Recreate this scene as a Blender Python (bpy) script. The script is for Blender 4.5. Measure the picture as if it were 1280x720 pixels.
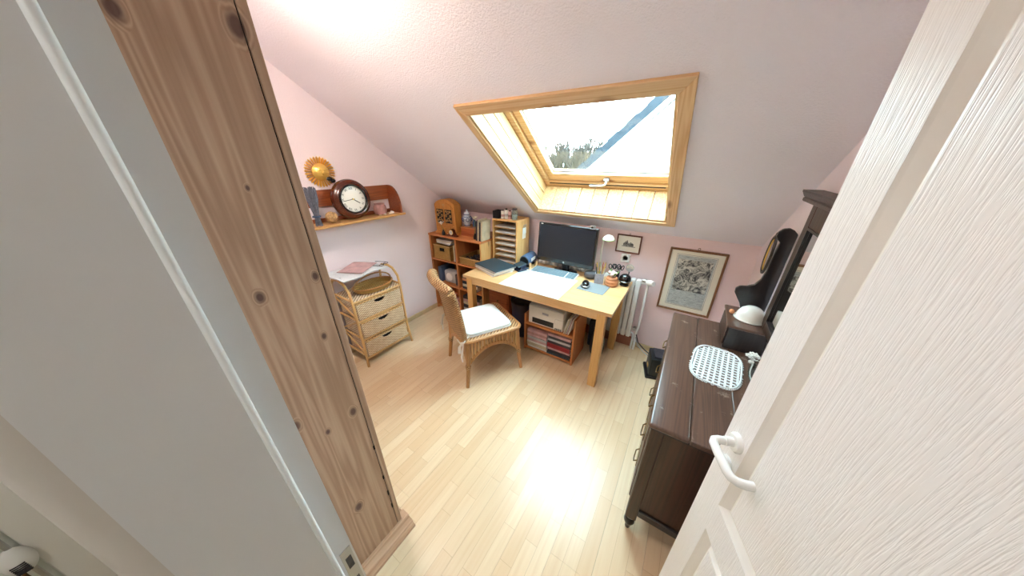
import bpy, bmesh, math, random
from mathutils import Vector, Matrix, noise
random.seed(7)
PI = math.pi
S = bpy.context.scene
COL = S.collection
for o in list(bpy.data.objects):
    bpy.data.objects.remove(o)

# ------------------------------------------------------------------ camera
FPX = 346.0
pitch = math.atan((360 - 200) / FPX)
yaw = math.atan((885 - 640) / math.hypot(FPX, 160))
cam_d = bpy.data.cameras.new('camera')
cam = bpy.data.objects.new('camera', cam_d)
COL.objects.link(cam)
cam.location = (0, 0, 1.72)
cam.rotation_euler = (PI / 2 - pitch, 0, yaw)
cam_d.sensor_fit = 'HORIZONTAL'
cam_d.sensor_width = 36
cam_d.lens = 36 * FPX / 1280
cam_d.clip_start = 0.01
cam_d.clip_end = 200
S.camera = cam

# ------------------------------------------------------------------ sky + exposure
W = bpy.data.worlds.new('sky'); S.world = W
W.use_nodes = True
nt = W.node_tree; nt.nodes.clear()
wo = nt.nodes.new('ShaderNodeOutputWorld'); bg = nt.nodes.new('ShaderNodeBackground')
tc = nt.nodes.new('ShaderNodeTexCoord'); nz = nt.nodes.new('ShaderNodeTexNoise'); rp = nt.nodes.new('ShaderNodeValToRGB')
nz.inputs['Scale'].default_value = 3.0; nz.inputs['Detail'].default_value = 5
nt.links.new(tc.outputs['Generated'], nz.inputs['Vector'])
nt.links.new(nz.outputs['Fac'], rp.inputs['Fac'])
rp.color_ramp.elements[0].position = .35; rp.color_ramp.elements[0].color = (.60, .86, 1.0, 1)
rp.color_ramp.elements[1].position = .65; rp.color_ramp.elements[1].color = (.70, .91, 1.0, 1)
nt.links.new(rp.outputs['Color'], bg.inputs['Color'])
bg.inputs['Strength'].default_value = 7.2
nt.links.new(bg.outputs[0], wo.inputs[0])
S.view_settings.view_transform = 'Standard'
S.view_settings.look = 'None'
S.view_settings.gamma = 1
S.view_settings.use_curve_mapping = False
S.view_settings.exposure = 1.82
FILL_ROOM = 17.5
FILL_HALL = 8.0

# ------------------------------------------------------------------ material helpers
MATS = {}
def newmat(name):
    m = bpy.data.materials.new(name); m.use_nodes = True
    n = m.node_tree.nodes; b = n['Principled BSDF']
    MATS[name] = m
    return m, n, m.node_tree.links, b
def setin(b, k, v):
    if k in b.inputs: b.inputs[k].default_value = v
def rgb(r, g, b):   # sRGB 0-255 -> linear
    f = lambda c: (c / 255 / 12.92) if c / 255 <= .04045 else ((c / 255 + .055) / 1.055) ** 2.4
    return (f(r), f(g), f(b), 1)
def plain(name, col, rough=.5, metal=0, bump=0, bscale=60, var=.0, vscale=8, coat=0, spec=.5, trans=0, emit=None, estr=0):
    m, n, l, b = newmat(name)
    setin(b, 'Base Color', col); setin(b, 'Roughness', rough); setin(b, 'Metallic', metal)
    setin(b, 'Coat Weight', coat); setin(b, 'Specular IOR Level', spec); setin(b, 'Transmission Weight', trans)
    if emit: setin(b, 'Emission Color', emit); setin(b, 'Emission Strength', estr)
    t = n.new('ShaderNodeTexCoord')
    if var:
        q = n.new('ShaderNodeTexNoise'); q.inputs['Scale'].default_value = vscale; q.inputs['Detail'].default_value = 4
        l.new(t.outputs['Object'], q.inputs['Vector'])
        r = n.new('ShaderNodeValToRGB')
        r.color_ramp.elements[0].position = .3; r.color_ramp.elements[1].position = .7
        r.color_ramp.elements[0].color = tuple(c * (1 - var) for c in col[:3]) + (1,)
        r.color_ramp.elements[1].color = tuple(min(1, c * (1 + var)) for c in col[:3]) + (1,)
        l.new(q.outputs['Fac'], r.inputs['Fac']); l.new(r.outputs['Color'], b.inputs['Base Color'])
    if bump:
        q = n.new('ShaderNodeTexNoise'); q.inputs['Scale'].default_value = bscale; q.inputs['Detail'].default_value = 3
        l.new(t.outputs['Object'], q.inputs['Vector'])
        u = n.new('ShaderNodeBump'); u.inputs['Strength'].default_value = bump; u.inputs['Distance'].default_value = .01
        l.new(q.outputs['Fac'], u.inputs['Height']); l.new(u.outputs['Normal'], b.inputs['Normal'])
    return m
def math_node(n, l, op, a, bb=None):
    x = n.new('ShaderNodeMath'); x.operation = op
    for i, v in enumerate((a, bb)):
        if v is None: continue
        if isinstance(v, (int, float)): x.inputs[i].default_value = v
        else: l.new(v, x.inputs[i])
    return x.outputs[0]
def mixc(n, l, fac, a, b, mode='MIX'):
    x = n.new('ShaderNodeMix'); x.data_type = 'RGBA'; x.blend_type = mode
    for s, v in ((0, fac), (6, a), (7, b)):
        if isinstance(v, (int, float)): x.inputs[s].default_value = v
        elif isinstance(v, tuple): x.inputs[s].default_value = v
        else: l.new(v, x.inputs[s])
    return x.outputs[2]
def wood(name, light, dark, axis='X', sc=1.0, rough=.45, knots=0, knotcol=None, contrast=.5, coat=0, explicit=None, var=.12, wear=None):
    """grain runs along `axis`; explicit = list of (x,y,z,r) knot spots in object space"""
    m, n, l, b = newmat(name)
    setin(b, 'Roughness', rough); setin(b, 'Coat Weight', coat)
    t = n.new('ShaderNodeTexCoord'); oi = n.new('ShaderNodeObjectInfo')
    off = n.new('ShaderNodeVectorMath'); off.operation = 'ADD'
    cx = n.new('ShaderNodeCombineXYZ')
    r7 = math_node(n, l, 'MULTIPLY', oi.outputs['Random'], 7.3)
    for i in range(3): l.new(r7, cx.inputs[i])
    l.new(t.outputs['Object'], off.inputs[0]); l.new(cx.outputs[0], off.inputs[1])
    vec = off.outputs[0]
    knotmask = None
    if explicit:
        for (kx, ky, kz, kr) in explicit:
            d = n.new('ShaderNodeVectorMath'); d.operation = 'SUBTRACT'; l.new(t.outputs['Object'], d.inputs[0]); d.inputs[1].default_value = (kx, ky, kz)
            s = n.new('ShaderNodeVectorMath'); s.operation = 'MULTIPLY'; l.new(d.outputs[0], s.inputs[0])
            s.inputs[1].default_value = (0, 1, .62)
            le = n.new('ShaderNodeVectorMath'); le.operation = 'LENGTH'; l.new(s.outputs[0], le.inputs[0])
            mr = n.new('ShaderNodeMapRange'); mr.inputs[1].default_value = kr * .35; mr.inputs[2].default_value = kr * 1.25; mr.inputs[3].default_value = 1; mr.inputs[4].default_value = 0
            l.new(le.outputs['Value'], mr.inputs[0])
            knotmask = mr.outputs[0] if knotmask is None else math_node(n, l, 'MAXIMUM', knotmask, mr.outputs[0])
    mp = n.new('ShaderNodeMapping')
    lo, hi = .55 * sc, 15 * sc
    mp.inputs['Scale'].default_value = {'X': (lo, hi, hi), 'Y': (hi, lo, hi), 'Z': (hi, hi, lo)}[axis]
    l.new(vec, mp.inputs['Vector'])
    q = n.new('ShaderNodeTexNoise'); q.inputs['Scale'].default_value = 1.0; q.inputs['Detail'].default_value = 2; q.inputs['Distortion'].default_value = .25
    l.new(mp.outputs[0], q.inputs['Vector'])
    # growth rings: sine of the low noise
    v = math_node(n, l, 'MULTIPLY', q.outputs['Fac'], 55.0)
    if knotmask is not None:
        v = math_node(n, l, 'ADD', v, math_node(n, l, 'MULTIPLY', knotmask, 16.0))
    ring = math_node(n, l, 'MULTIPLY_ADD', math_node(n, l, 'SINE', v), .5); 
    l.node_tree if False else None
    ring.node.inputs[2].default_value = .5
    mp2 = n.new('ShaderNodeMapping')
    lo2, hi2 = 3 * sc, 130 * sc
    mp2.inputs['Scale'].default_value = {'X': (lo2, hi2, hi2), 'Y': (hi2, lo2, hi2), 'Z': (hi2, hi2, lo2)}[axis]
    l.new(vec, mp2.inputs['Vector'])
    q2 = n.new('ShaderNodeTexNoise'); q2.inputs['Scale'].default_value = 1.0; q2.inputs['Detail'].default_value = 4
    l.new(mp2.outputs[0], q2.inputs['Vector'])
    f = math_node(n, l, 'ADD', math_node(n, l, 'MULTIPLY', ring, contrast), math_node(n, l, 'MULTIPLY', q2.outputs['Fac'], 1 - contrast))
    col = mixc(n, l, f, light, dark)
    # tint from board to board
    hv = n.new('ShaderNodeHueSaturation')
    l.new(math_node(n, l, 'ADD', math_node(n, l, 'MULTIPLY', oi.outputs['Random'], 2 * var), 1 - var), hv.inputs['Value'])
    l.new(col, hv.inputs['Color']); col = hv.outputs[0]
    kc = knotcol or tuple(c * .35 for c in dark[:3]) + (1,)
    if knots:
        mp3 = n.new('ShaderNodeMapping')
        k1, k2 = knots * .45, knots
        mp3.inputs['Scale'].default_value = {'X': (k1, k2, k2), 'Y': (k2, k1, k2), 'Z': (k2, k2, k1)}[axis]
        l.new(vec, mp3.inputs['Vector'])
        vo = n.new('ShaderNodeTexVoronoi'); vo.inputs['Scale'].default_value = 1
        l.new(mp3.outputs[0], vo.inputs['Vector'])
        mr = n.new('ShaderNodeMapRange'); mr.inputs[1].default_value = .07; mr.inputs[2].default_value = .17; mr.inputs[3].default_value = .9; mr.inputs[4].default_value = 0
        l.new(vo.outputs['Distance'], mr.inputs[0])
        col = mixc(n, l, mr.outputs[0], col, kc)
    if knotmask is not None:
        mk = n.new('ShaderNodeMapRange'); mk.inputs[1].default_value = .35; mk.inputs[2].default_value = .95; mk.inputs[3].default_value = 0; mk.inputs[4].default_value = .9
        l.new(knotmask, mk.inputs[0])
        col = mixc(n, l, mk.outputs[0], col, kc)
    if wear:
        qq = n.new('ShaderNodeTexNoise'); qq.inputs['Scale'].default_value = 9; qq.inputs['Detail'].default_value = 9; qq.inputs['Roughness'].default_value = .75
        l.new(t.outputs['Object'], qq.inputs['Vector'])
        mr = n.new('ShaderNodeMapRange'); mr.inputs[1].default_value = .60; mr.inputs[2].default_value = .70; mr.inputs[3].default_value = 0; mr.inputs[4].default_value = .75
        l.new(qq.outputs['Fac'], mr.inputs[0])
        col = mixc(n, l, mr.outputs[0], col, wear)
    l.new(col, b.inputs['Base Color'])
    u = n.new('ShaderNodeBump'); u.inputs['Strength'].default_value = .08; u.inputs['Distance'].default_value = .004
    l.new(f, u.inputs['Height']); l.new(u.outputs['Normal'], b.inputs['Normal'])
    return m
def weave(name, light, dark, s=170, rough=.55, bump=.9):
    m, n, l, b = newmat(name); setin(b, 'Roughness', rough)
    t = n.new('ShaderNodeTexCoord'); mp = n.new('ShaderNodeMapping'); mp.inputs['Scale'].default_value = (s, s, s)
    l.new(t.outputs['Object'], mp.inputs[0])
    sp = n.new('ShaderNodeSeparateXYZ'); l.new(mp.outputs[0], sp.inputs[0])
    h = math_node(n, l, 'ADD', sp.outputs[0], sp.outputs[1])
    a = math_node(n, l, 'SINE', h); c = math_node(n, l, 'SINE', math_node(n, l, 'MULTIPLY', sp.outputs[2], 1.6))
    p = math_node(n, l, 'MULTIPLY_ADD', math_node(n, l, 'MULTIPLY', a, c), .5); p.node.inputs[2].default_value = .5
    q = n.new('ShaderNodeTexNoise'); q.inputs['Scale'].default_value = 25; q.inputs['Detail'].default_value = 4; l.new(t.outputs['Object'], q.inputs['Vector'])
    nn = math_node(n, l, 'MULTIPLY_ADD', q.outputs['Fac'], .5); nn.node.inputs[2].default_value = -.25
    f = math_node(n, l, 'ADD', math_node(n, l, 'MULTIPLY', p, .95), nn)
    l.new(mixc(n, l, f, dark, light), b.inputs['Base Color'])
    u = n.new('ShaderNodeBump'); u.inputs['Strength'].default_value = bump; u.inputs['Distance'].default_value = .004
    l.new(p, u.inputs['Height']); l.new(u.outputs['Normal'], b.inputs['Normal'])
    return m

# walls and paint
plain('pink_wall', rgb(243, 229, 233), .85, bump=.25, bscale=160)
plain('knee_wall_pink', rgb(238, 214, 215), .85, bump=.25, bscale=160)
plain('ceiling_paint', rgb(245, 238, 246), .9, bump=.3, bscale=140)
plain('white_trim', rgb(232, 228, 222), .35)
plain('hall_wall', rgb(220, 222, 212), .8, bump=.2, bscale=90)
plain('jamb_paint', rgb(218, 216, 216), .4)
plain('casing_paint', rgb(204, 196, 188), .45)
plain('oak_trim', rgb(205, 180, 140), .5, var=.1)
plain('white_plastic', rgb(238, 236, 232), .3)
plain('printer_white', rgb(226, 218, 208), .45)
plain('white_enamel', rgb(240, 240, 238), .25)
plain('black_plastic', rgb(22, 24, 28), .35)
plain('black_gloss', rgb(14, 15, 18), .12, coat=.4)
plain('navy', rgb(26, 34, 62), .45)
plain('steel', rgb(190, 190, 190), .3, metal=1)
plain('brass', rgb(244, 206, 112), .38, metal=.8)
plain('old_brass', rgb(120, 95, 60), .4, metal=1)
plain('paper', rgb(236, 232, 224), .8)
plain('mat_paper', rgb(234, 230, 214), .6)
plain('paper_grey', rgb(190, 188, 188), .8, var=.15)
plain('card_red', rgb(150, 40, 48), .6, var=.25, vscale=20)
plain('card_pink', rgb(200, 160, 158), .6, var=.2, vscale=14)
plain('card_dark', rgb(52, 48, 56), .5, var=.3, vscale=20)
plain('card_blue', rgb(70, 92, 124), .6, var=.2)
plain('card_cream', rgb(214, 200, 170), .7, var=.15, vscale=16)
plain('card_teal', rgb(40, 60, 70), .5)
plain('cushion_white', rgb(232, 236, 234), .9, bump=.12, bscale=40)
plain('porcelain', rgb(238, 236, 228), .2, coat=.3)
plain('terracotta', rgb(205, 140, 98), .75, var=.1, bump=.2)
plain('stone_grey', rgb(78, 74, 76), .6, var=.25, vscale=20, bump=.3)
plain('pot_grey', rgb(168, 164, 172), .6, var=.15, vscale=60)
plain('mousepad_grey', rgb(128, 134, 136), .8)
plain('deskpad', rgb(196, 208, 210), .55)
plain('screen', rgb(34, 36, 44), .18)
plain('key_grey', rgb(120, 140, 150), .5)
plain('green_leaf', rgb(120, 150, 80), .6)
plain('yellow', rgb(226, 186, 60), .5)
plain('red_paint', rgb(176, 50, 40), .5)
plain('pink_petal', rgb(232, 190, 186), .7)
plain('cream_petal', rgb(238, 228, 206), .7)
plain('lavender', rgb(110, 112, 124), .9, var=.3, vscale=60)
plain('straw', rgb(198, 160, 110), .7, var=.3, vscale=60, bump=.5, bscale=120)
plain('mauve_stone', rgb(176, 130, 126), .7, var=.25, vscale=30)
plain('delft', rgb(205, 212, 226), .15, coat=.3)
plain('delft_blue', rgb(40, 60, 120), .2)
plain('mirror', rgb(220, 224, 220), .03, metal=1)
plain('gap_black', rgb(14, 11, 9), .9)
plain('skirting_red', rgb(170, 110, 86), .5, var=.12)
plain('grass', rgb(96, 110, 76), .95, var=.2, vscale=.4)
plain('render_white', rgb(236, 238, 238), .9, bump=.05)
plain('roof_tile', rgb(44, 48, 53), .95, var=.15, spec=.08)
plain('verge_white', rgb(226, 230, 228), .7)
plain('bark', rgb(74, 66, 60), .95, spec=.1)
plain('seal', rgb(238, 240, 240), .5)
plain('fabric_tie', rgb(232, 226, 216), .9)
plain('lamp_off_white', rgb(240, 236, 226), .4)
# woods
PINE_L, PINE_D = rgb(236, 196, 138), rgb(206, 150, 86)
wood('pine_trim', rgb(240, 206, 160), rgb(212, 160, 108), 'X', 1, .45, knots=5, knotcol=rgb(140, 78, 34))
wood('pine_trim_up', rgb(240, 206, 160), rgb(212, 160, 108), 'Y', 1, .45, knots=5, knotcol=rgb(140, 78, 34))
wood('lining', rgb(234, 208, 162), rgb(206, 160, 104), 'Y', 1, .5, knots=6, knotcol=rgb(190, 130, 76))
wood('desk_top', rgb(230, 190, 138), rgb(206, 156, 102), 'X', 1.6, .32, contrast=.3, coat=.15)
wood('desk_leg', rgb(234, 188, 120), rgb(208, 152, 86), 'Z', 1.6, .38, contrast=.3)
wood('shelf_pine', rgb(206, 136, 80), rgb(176, 100, 52), 'X', 1.2, .45, knots=6)
wood('shelf_pine_v', rgb(206, 136, 80), rgb(176, 100, 52), 'Z', 1.2, .45, knots=6)
wood('tower_pine', rgb(240, 196, 134), rgb(216, 158, 92), 'Z', 1.2, .45, knots=7)
wood('red_wood', rgb(190, 104, 58), rgb(140, 66, 34), 'X', 1.2, .4)
wood('carved_oak', rgb(214, 150, 72), rgb(176, 108, 44), 'Z', 1.5, .45)
wood('shelf_mahogany', rgb(160, 84, 44), rgb(112, 50, 24), 'Y', 1.4, .35, coat=.2)
wood('shelf_board', rgb(206, 164, 104), rgb(176, 126, 70), 'Y', 1.4, .4)
wood('clock_wood', rgb(104, 44, 24), rgb(62, 22, 12), 'Y', 2, .22, coat=.4)
wood('dresser_side', rgb(74, 46, 32), rgb(44, 26, 18), 'Z', 1, .38, coat=.1)
wood('dresser_top', rgb(112, 82, 66), rgb(66, 46, 38), 'Y', 1.2, .30, coat=.3, contrast=.3, wear=rgb(200, 188, 174))
wood('dresser_black', rgb(44, 36, 36), rgb(24, 20, 22), 'Z', 1, .28, coat=.3)
wood('frame_brown', rgb(150, 104, 72), rgb(112, 72, 46), 'Z', 2, .4)
wood('picture_red', rgb(126, 66, 50), rgb(90, 44, 34), 'X', 2, .4)
wood('skirt_cane', rgb(220, 178, 126), rgb(176, 126, 78), 'Z', 3, .5)
wood('rattan', rgb(226, 186, 124), rgb(190, 140, 84), 'Z', 3, .4)
wood('rattan_chair', rgb(204, 152, 96), rgb(158, 104, 58), 'Z', 3, .42)
KN = [(0, .327, 1.976, .022), (0, .323, 1.408, .012), (0, .295, 1.212, .010), (0, .305, .869, .016), (0, .187, 1.395, .014), (0, .213, .859, .010), (0, .215, .403, .020), (0, .158, 1.952, .016), (0, .142, .96, .018), (0, .245, 1.66, .006)]
wood('cupboard_pine', rgb(206, 174, 146), rgb(152, 116, 90), 'Z', 1.0, .5, explicit=KN, knotcol=rgb(84, 54, 50), contrast=.42, var=.03)
wood('cupboard_pine_x', rgb(218, 180, 148), rgb(178, 136, 104), 'Y', 1.0, .5, contrast=.5, var=.05)
weave('wicker_light', rgb(252, 236, 206), rgb(172, 126, 82), 200)
weave('wicker_chair', rgb(216, 172, 120), rgb(104, 64, 32), 210)
weave('basket_yellow', rgb(216, 172, 96), rgb(120, 78, 30), 300)

# floor laminate: three strips to a plank
m, n, l, b = newmat('laminate'); setin(b, 'Roughness', .30); setin(b, 'Coat Weight', .15); setin(b, 'Coat Roughness', .18)
g = n.new('ShaderNodeNewGeometry'); sp = n.new('ShaderNodeSeparateXYZ'); l.new(g.outputs['Position'], sp.inputs[0])
cb = n.new('ShaderNodeCombineXYZ'); l.new(sp.outputs[1], cb.inputs[0])
l.new(math_node(n, l, 'ADD', sp.outputs[0], 2.52), cb.inputs[1])
br = n.new('ShaderNodeTexBrick'); br.offset = .37; br.offset_frequency = 2; br.squash = 1.3; br.squash_frequency = 3
br.inputs['Scale'].default_value = 1; br.inputs['Brick Width'].default_value = .40; br.inputs['Row Height'].default_value = .1925 / 3
br.inputs['Mortar Size'].default_value = .0005; br.inputs['Mortar Smooth'].default_value = .1
br.inputs['Color1'].default_value = rgb(240, 218, 184); br.inputs['Color2'].default_value = rgb(228, 198, 158); br.inputs['Mortar'].default_value = rgb(176, 136, 96)
l.new(cb.outputs[0], br.inputs['Vector'])
mp = n.new('ShaderNodeMapping'); mp.inputs['Scale'].default_value = (60, 2.5, 1); l.new(g.outputs['Position'], mp.inputs[0])
q = n.new('ShaderNodeTexNoise'); q.inputs['Scale'].default_value = 1; q.inputs['Detail'].default_value = 5; l.new(mp.outputs[0], q.inputs['Vector'])
gr = n.new('ShaderNodeMapRange'); gr.inputs[1].default_value = .35; gr.inputs[2].default_value = .75; gr.inputs[3].default_value = 0; gr.inputs[4].default_value = .45
l.new(q.outputs['Fac'], gr.inputs[0])
l.new(mixc(n, l, gr.outputs[0], br.outputs['Color'], rgb(218, 182, 138)), b.inputs['Base Color'])
LAM = m
# embossed white door skin
m, n, l, b = newmat('door_white'); setin(b, 'Base Color', rgb(240, 237, 236)); setin(b, 'Roughness', .38)
t = n.new('ShaderNodeTexCoord'); mp = n.new('ShaderNodeMapping'); mp.inputs['Scale'].default_value = (330, 330, 14); l.new(t.outputs['Object'], mp.inputs[0])
q0 = n.new('ShaderNodeTexNoise'); q0.inputs['Scale'].default_value = 2.2; q0.inputs['Detail'].default_value = 2; l.new(t.outputs['Object'], q0.inputs['Vector'])
vm = n.new('ShaderNodeVectorMath'); vm.operation = 'ADD'; l.new(mp.outputs[0], vm.inputs[0])
sc_ = n.new('ShaderNodeVectorMath'); sc_.operation = 'SCALE'; sc_.inputs['Scale'].default_value = 9; l.new(q0.outputs['Color'], sc_.inputs[0]); l.new(sc_.outputs[0], vm.inputs[1])
q = n.new('ShaderNodeTexNoise'); q.inputs['Scale'].default_value = 1; q.inputs['Detail'].default_value = 2; l.new(vm.outputs[0], q.inputs['Vector'])
u = n.new('ShaderNodeBump'); u.inputs['Strength'].default_value = .25; u.inputs['Distance'].default_value = .003
mr = n.new('ShaderNodeMapRange'); mr.inputs[1].default_value = .35; mr.inputs[2].default_value = .55; l.new(q.outputs['Fac'], mr.inputs[0])
l.new(mr.outputs[0], u.inputs['Height']); l.new(u.outputs['Normal'], b.inputs['Normal'])
# clear glass (see-through pane with a little sheen)
def glass(name, tint=(1, 1, 1, 1), gl=.06):
    m = bpy.data.materials.new(name); m.use_nodes = True; MATS[name] = m
    n = m.node_tree.nodes; l = m.node_tree.links; n.clear()
    o = n.new('ShaderNodeOutputMaterial'); tr = n.new('ShaderNodeBsdfTransparent'); gs = n.new('ShaderNodeBsdfGlossy'); mx = n.new('ShaderNodeMixShader')
    tr.inputs[0].default_value = tint; gs.inputs['Roughness'].default_value = .02; mx.inputs[0].default_value = gl
    l.new(tr.outputs[0], mx.inputs[1]); l.new(gs.outputs[0], mx.inputs[2]); l.new(mx.outputs[0], o.inputs[0])
glass('pane_glass', (.94, .98, .98, 1)); glass('plate_glass', (.86, .93, .92, 1), .16)
# engraved prints
def print_mat(name, paper, ink, scale, thresh, stretch=(1, 1, 1), grey=None):
    m, n, l, b = newmat(name); setin(b, 'Roughness', .35)
    t = n.new('ShaderNodeTexCoord'); mp = n.new('ShaderNodeMapping'); mp.inputs['Scale'].default_value = stretch; l.new(t.outputs['Object'], mp.inputs[0])
    q = n.new('ShaderNodeTexNoise'); q.inputs['Scale'].default_value = scale; q.inputs['Detail'].default_value = 8; q.inputs['Roughness'].default_value = .75; q.inputs['Distortion'].default_value = 1.5
    l.new(mp.outputs[0], q.inputs['Vector'])
    mr = n.new('ShaderNodeMapRange'); mr.inputs[1].default_value = thresh - .07; mr.inputs[2].default_value = thresh + .07; l.new(q.outputs['Fac'], mr.inputs[0])
    l.new(mixc(n, l, mr.outputs[0], ink, paper), b.inputs['Base Color'])
    return m
print_mat('engraving', rgb(212, 210, 200), rgb(62, 62, 66), 16, .5)
print_mat('engraving_text', rgb(196, 202, 200), rgb(132, 140, 144), 30, .46, (1, 1, 6))
print_mat('newsprint', rgb(226, 226, 226), rgb(150, 150, 160), 24, .38)
print_mat('sketch_ink', rgb(150, 148, 148), rgb(50, 48, 50), 60, .5)

# ------------------------------------------------------------------ mesh helpers
class B:
    def __init__(s): s.bm = bmesh.new()
    def add(s, vs, fs, M=None):
        v = [s.bm.verts.new((M @ Vector(p)) if M is not None else p) for p in vs]
        for f in fs:
            try: s.bm.faces.new([v[i] for i in f])
            except ValueError: pass
        return s
    def box(s, x0, x1, y0, y1, z0, z1, M=None):
        vs = [(x0, y0, z0), (x1, y0, z0), (x1, y1, z0), (x0, y1, z0), (x0, y0, z1), (x1, y0, z1), (x1, y1, z1), (x0, y1, z1)]
        return s.add(vs, [(3, 2, 1, 0), (4, 5, 6, 7), (0, 1, 5, 4), (1, 2, 6, 5), (2, 3, 7, 6), (3, 0, 4, 7)], M)
    def tube(s, pts, r, n=8, closed=False, cap=True, M=None, flat=1.0):
        pts = [Vector(p) for p in pts]; k = len(pts)
        rs = r if isinstance(r, (list, tuple)) else [r] * k
        vs, fs = [], []
        ref = None
        for i, p in enumerate(pts):
            if closed: d = pts[(i + 1) % k] - pts[i - 1]
            else: d = pts[min(i + 1, k - 1)] - pts[max(i - 1, 0)]
            d.normalize()
            if ref is None:
                ref = Vector((0, 0, 1)) if abs(d.z) < .9 else Vector((1, 0, 0))
            a = ref - d * ref.dot(d)
            if a.length < 1e-4: a = d.orthogonal()
            a.normalize(); ref = a; c = d.cross(a)
            for j in range(n):
                t = 2 * PI * j / n
                vs.append(p + a * (math.cos(t) * rs[i]) + c * (math.sin(t) * rs[i] * flat))
        for i in range(k if closed else k - 1):
            i2 = (i + 1) % k
            for j in range(n):
                j2 = (j + 1) % n
                fs.append((i * n + j, i * n + j2, i2 * n + j2, i2 * n + j))
        if not closed and cap:
            fs.append(tuple(range(n - 1, -1, -1))); fs.append(tuple((k - 1) * n + j for j in range(n)))
        return s.add(vs, fs, M)
    def cyl(s, p0, p1, r0, r1=None, n=14, M=None):
        return s.tube([p0, p1], [r0, r0 if r1 is None else r1], n, M=M)
    def lathe(s, prof, n=20, M=None, c=(0, 0, 0), loop=False):
        vs, fs = [], []
        k = len(prof)
        for (r, z) in prof:
            r = max(r, 1e-4)
            for j in range(n):
                t = 2 * PI * j / n; vs.append((c[0] + r * math.cos(t), c[1] + r * math.sin(t), c[2] + z))
        for i in range(k - 1):
            for j in range(n):
                j2 = (j + 1) % n
                fs.append((i * n + j, i * n + j2, (i + 1) * n + j2, (i + 1) * n + j))
        if loop:
            for j in range(n): fs.append(((k - 1) * n + j, (k - 1) * n + (j + 1) % n, (j + 1) % n, j))
        else:
            fs.append(tuple(range(n - 1, -1, -1))); fs.append(tuple((k - 1) * n + j for j in range(n)))
        return s.add(vs, fs, M)
    def prism(s, poly, a0, a1, axis='Y', M=None):
        """poly in the two other axes (in x,y,z order), extruded along axis a0..a1"""
        def mk(u, v, a): return {'X': (a, u, v), 'Y': (u, a, v), 'Z': (u, v, a)}[axis]
        k = len(poly); vs = [mk(u, v, a0) for u, v in poly] + [mk(u, v, a1) for u, v in poly]
        fs = [tuple(range(k - 1, -1, -1)), tuple(range(k, 2 * k))] + [(i, (i + 1) % k, k + (i + 1) % k, k + i) for i in range(k)]
        return s.add(vs, fs, M)
    def ball(s, c, r, n=16, m=10, sq=(1, 1, 1), M=None):
        return s.lathe2(c, r, n, m, sq, M)
    def lathe2(s, c, r, n, m, sq, M):
        vs, fs = [], []
        for i in range(m + 1):
            f = PI * i / m
            for j in range(n):
                t = 2 * PI * j / n
                rr = max(math.sin(f), 1e-3) * r
                vs.append((c[0] + rr * math.cos(t) * sq[0], c[1] + rr * math.sin(t) * sq[1], c[2] - math.cos(f) * r * sq[2]))
        for i in range(m):
            for j in range(n):
                j2 = (j + 1) % n
                fs.append((i * n + j, i * n + j2, (i + 1) * n + j2, (i + 1) * n + j))
        return s.add(vs, fs, M)
    def build(s, name, mat, parent=None, bev=0, smooth=False, world=False, seg=1):
        bm = s.bm
        bmesh.ops.recalc_face_normals(bm, faces=bm.faces)
        if bev:
            bmesh.ops.bevel(bm, geom=[e for e in bm.edges if e.is_manifold and e.calc_face_angle(0) > .5], offset=bev, segments=seg, affect='EDGES', profile=.5, clamp_overlap=True)
        if world and parent is not None:
            bmesh.ops.transform(bm, matrix=MTX[parent.name].inverted(), verts=bm.verts)
        me = bpy.data.meshes.new(name); bm.to_mesh(me); bm.free()
        mm = MATS[mat] if isinstance(mat, str) else mat
        me.materials.append(mm)
        if smooth:
            for p in me.polygons: p.use_smooth = True
            me.set_sharp_from_angle(angle=math.radians(40))
        o = bpy.data.objects.new(name, me); COL.objects.link(o)
        if parent is not None: o.parent = parent
        return o
MTX = {}
def thing(name, label, cat, loc=(0, 0, 0), rz=0, group=None, kind=None, M=None):
    o = bpy.data.objects.new(name, None); COL.objects.link(o); o.empty_display_size = .05
    if M is None: M = Matrix.Translation(loc) @ Matrix.Rotation(rz, 4, 'Z')
    o.matrix_basis = M; MTX[o.name] = M
    if label: o['label'] = label
    if cat: o['category'] = cat
    if group: o['group'] = group
    if kind: o['kind'] = kind
    return o
def tag(o, label, cat, group=None):
    o['label'] = label; o['category'] = cat
    if group: o['group'] = group
    return o
def struct(o, label=None):
    o['kind'] = 'structure'
    if label: o['label'] = label
    return o
def at(o, loc, rz=0):
    o.location = loc; o.rotation_euler = (0, 0, rz); return o
def RX(a): return Matrix.Rotation(a, 4, 'X')
def RY(a): return Matrix.Rotation(a, 4, 'Y')
def RZ(a): return Matrix.Rotation(a, 4, 'Z')
def T(*a): return Matrix.Translation(a)
def text_mesh(name, s, size, mat, parent, M, ext=.0004):
    c = bpy.data.curves.new(name, 'FONT'); c.body = s; c.size = size; c.extrude = ext; c.align_x = 'CENTER'; c.align_y = 'CENTER'; c.resolution_u = 2
    o = bpy.data.objects.new(name + '_tmp', c); COL.objects.link(o)
    me = bpy.data.meshes.new_from_object(o); bpy.data.objects.remove(o); bpy.data.curves.remove(c)
    me.transform(M); me.materials.append(MATS[mat]); me.name = name
    o = bpy.data.objects.new(name, me); COL.objects.link(o); o.parent = parent
    return o

# ================================================================== SETTING
XL, XR, YB, YF = -2.52, .475, 2.62, .068
SL = .717; KZ = 1.2 - SL * (YB - 2.55)
def slope_z(y): return 1.2 - SL * (y - 2.55)
ZC = 2.43; YC = 2.55 - (ZC - 1.2) / SL
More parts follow.
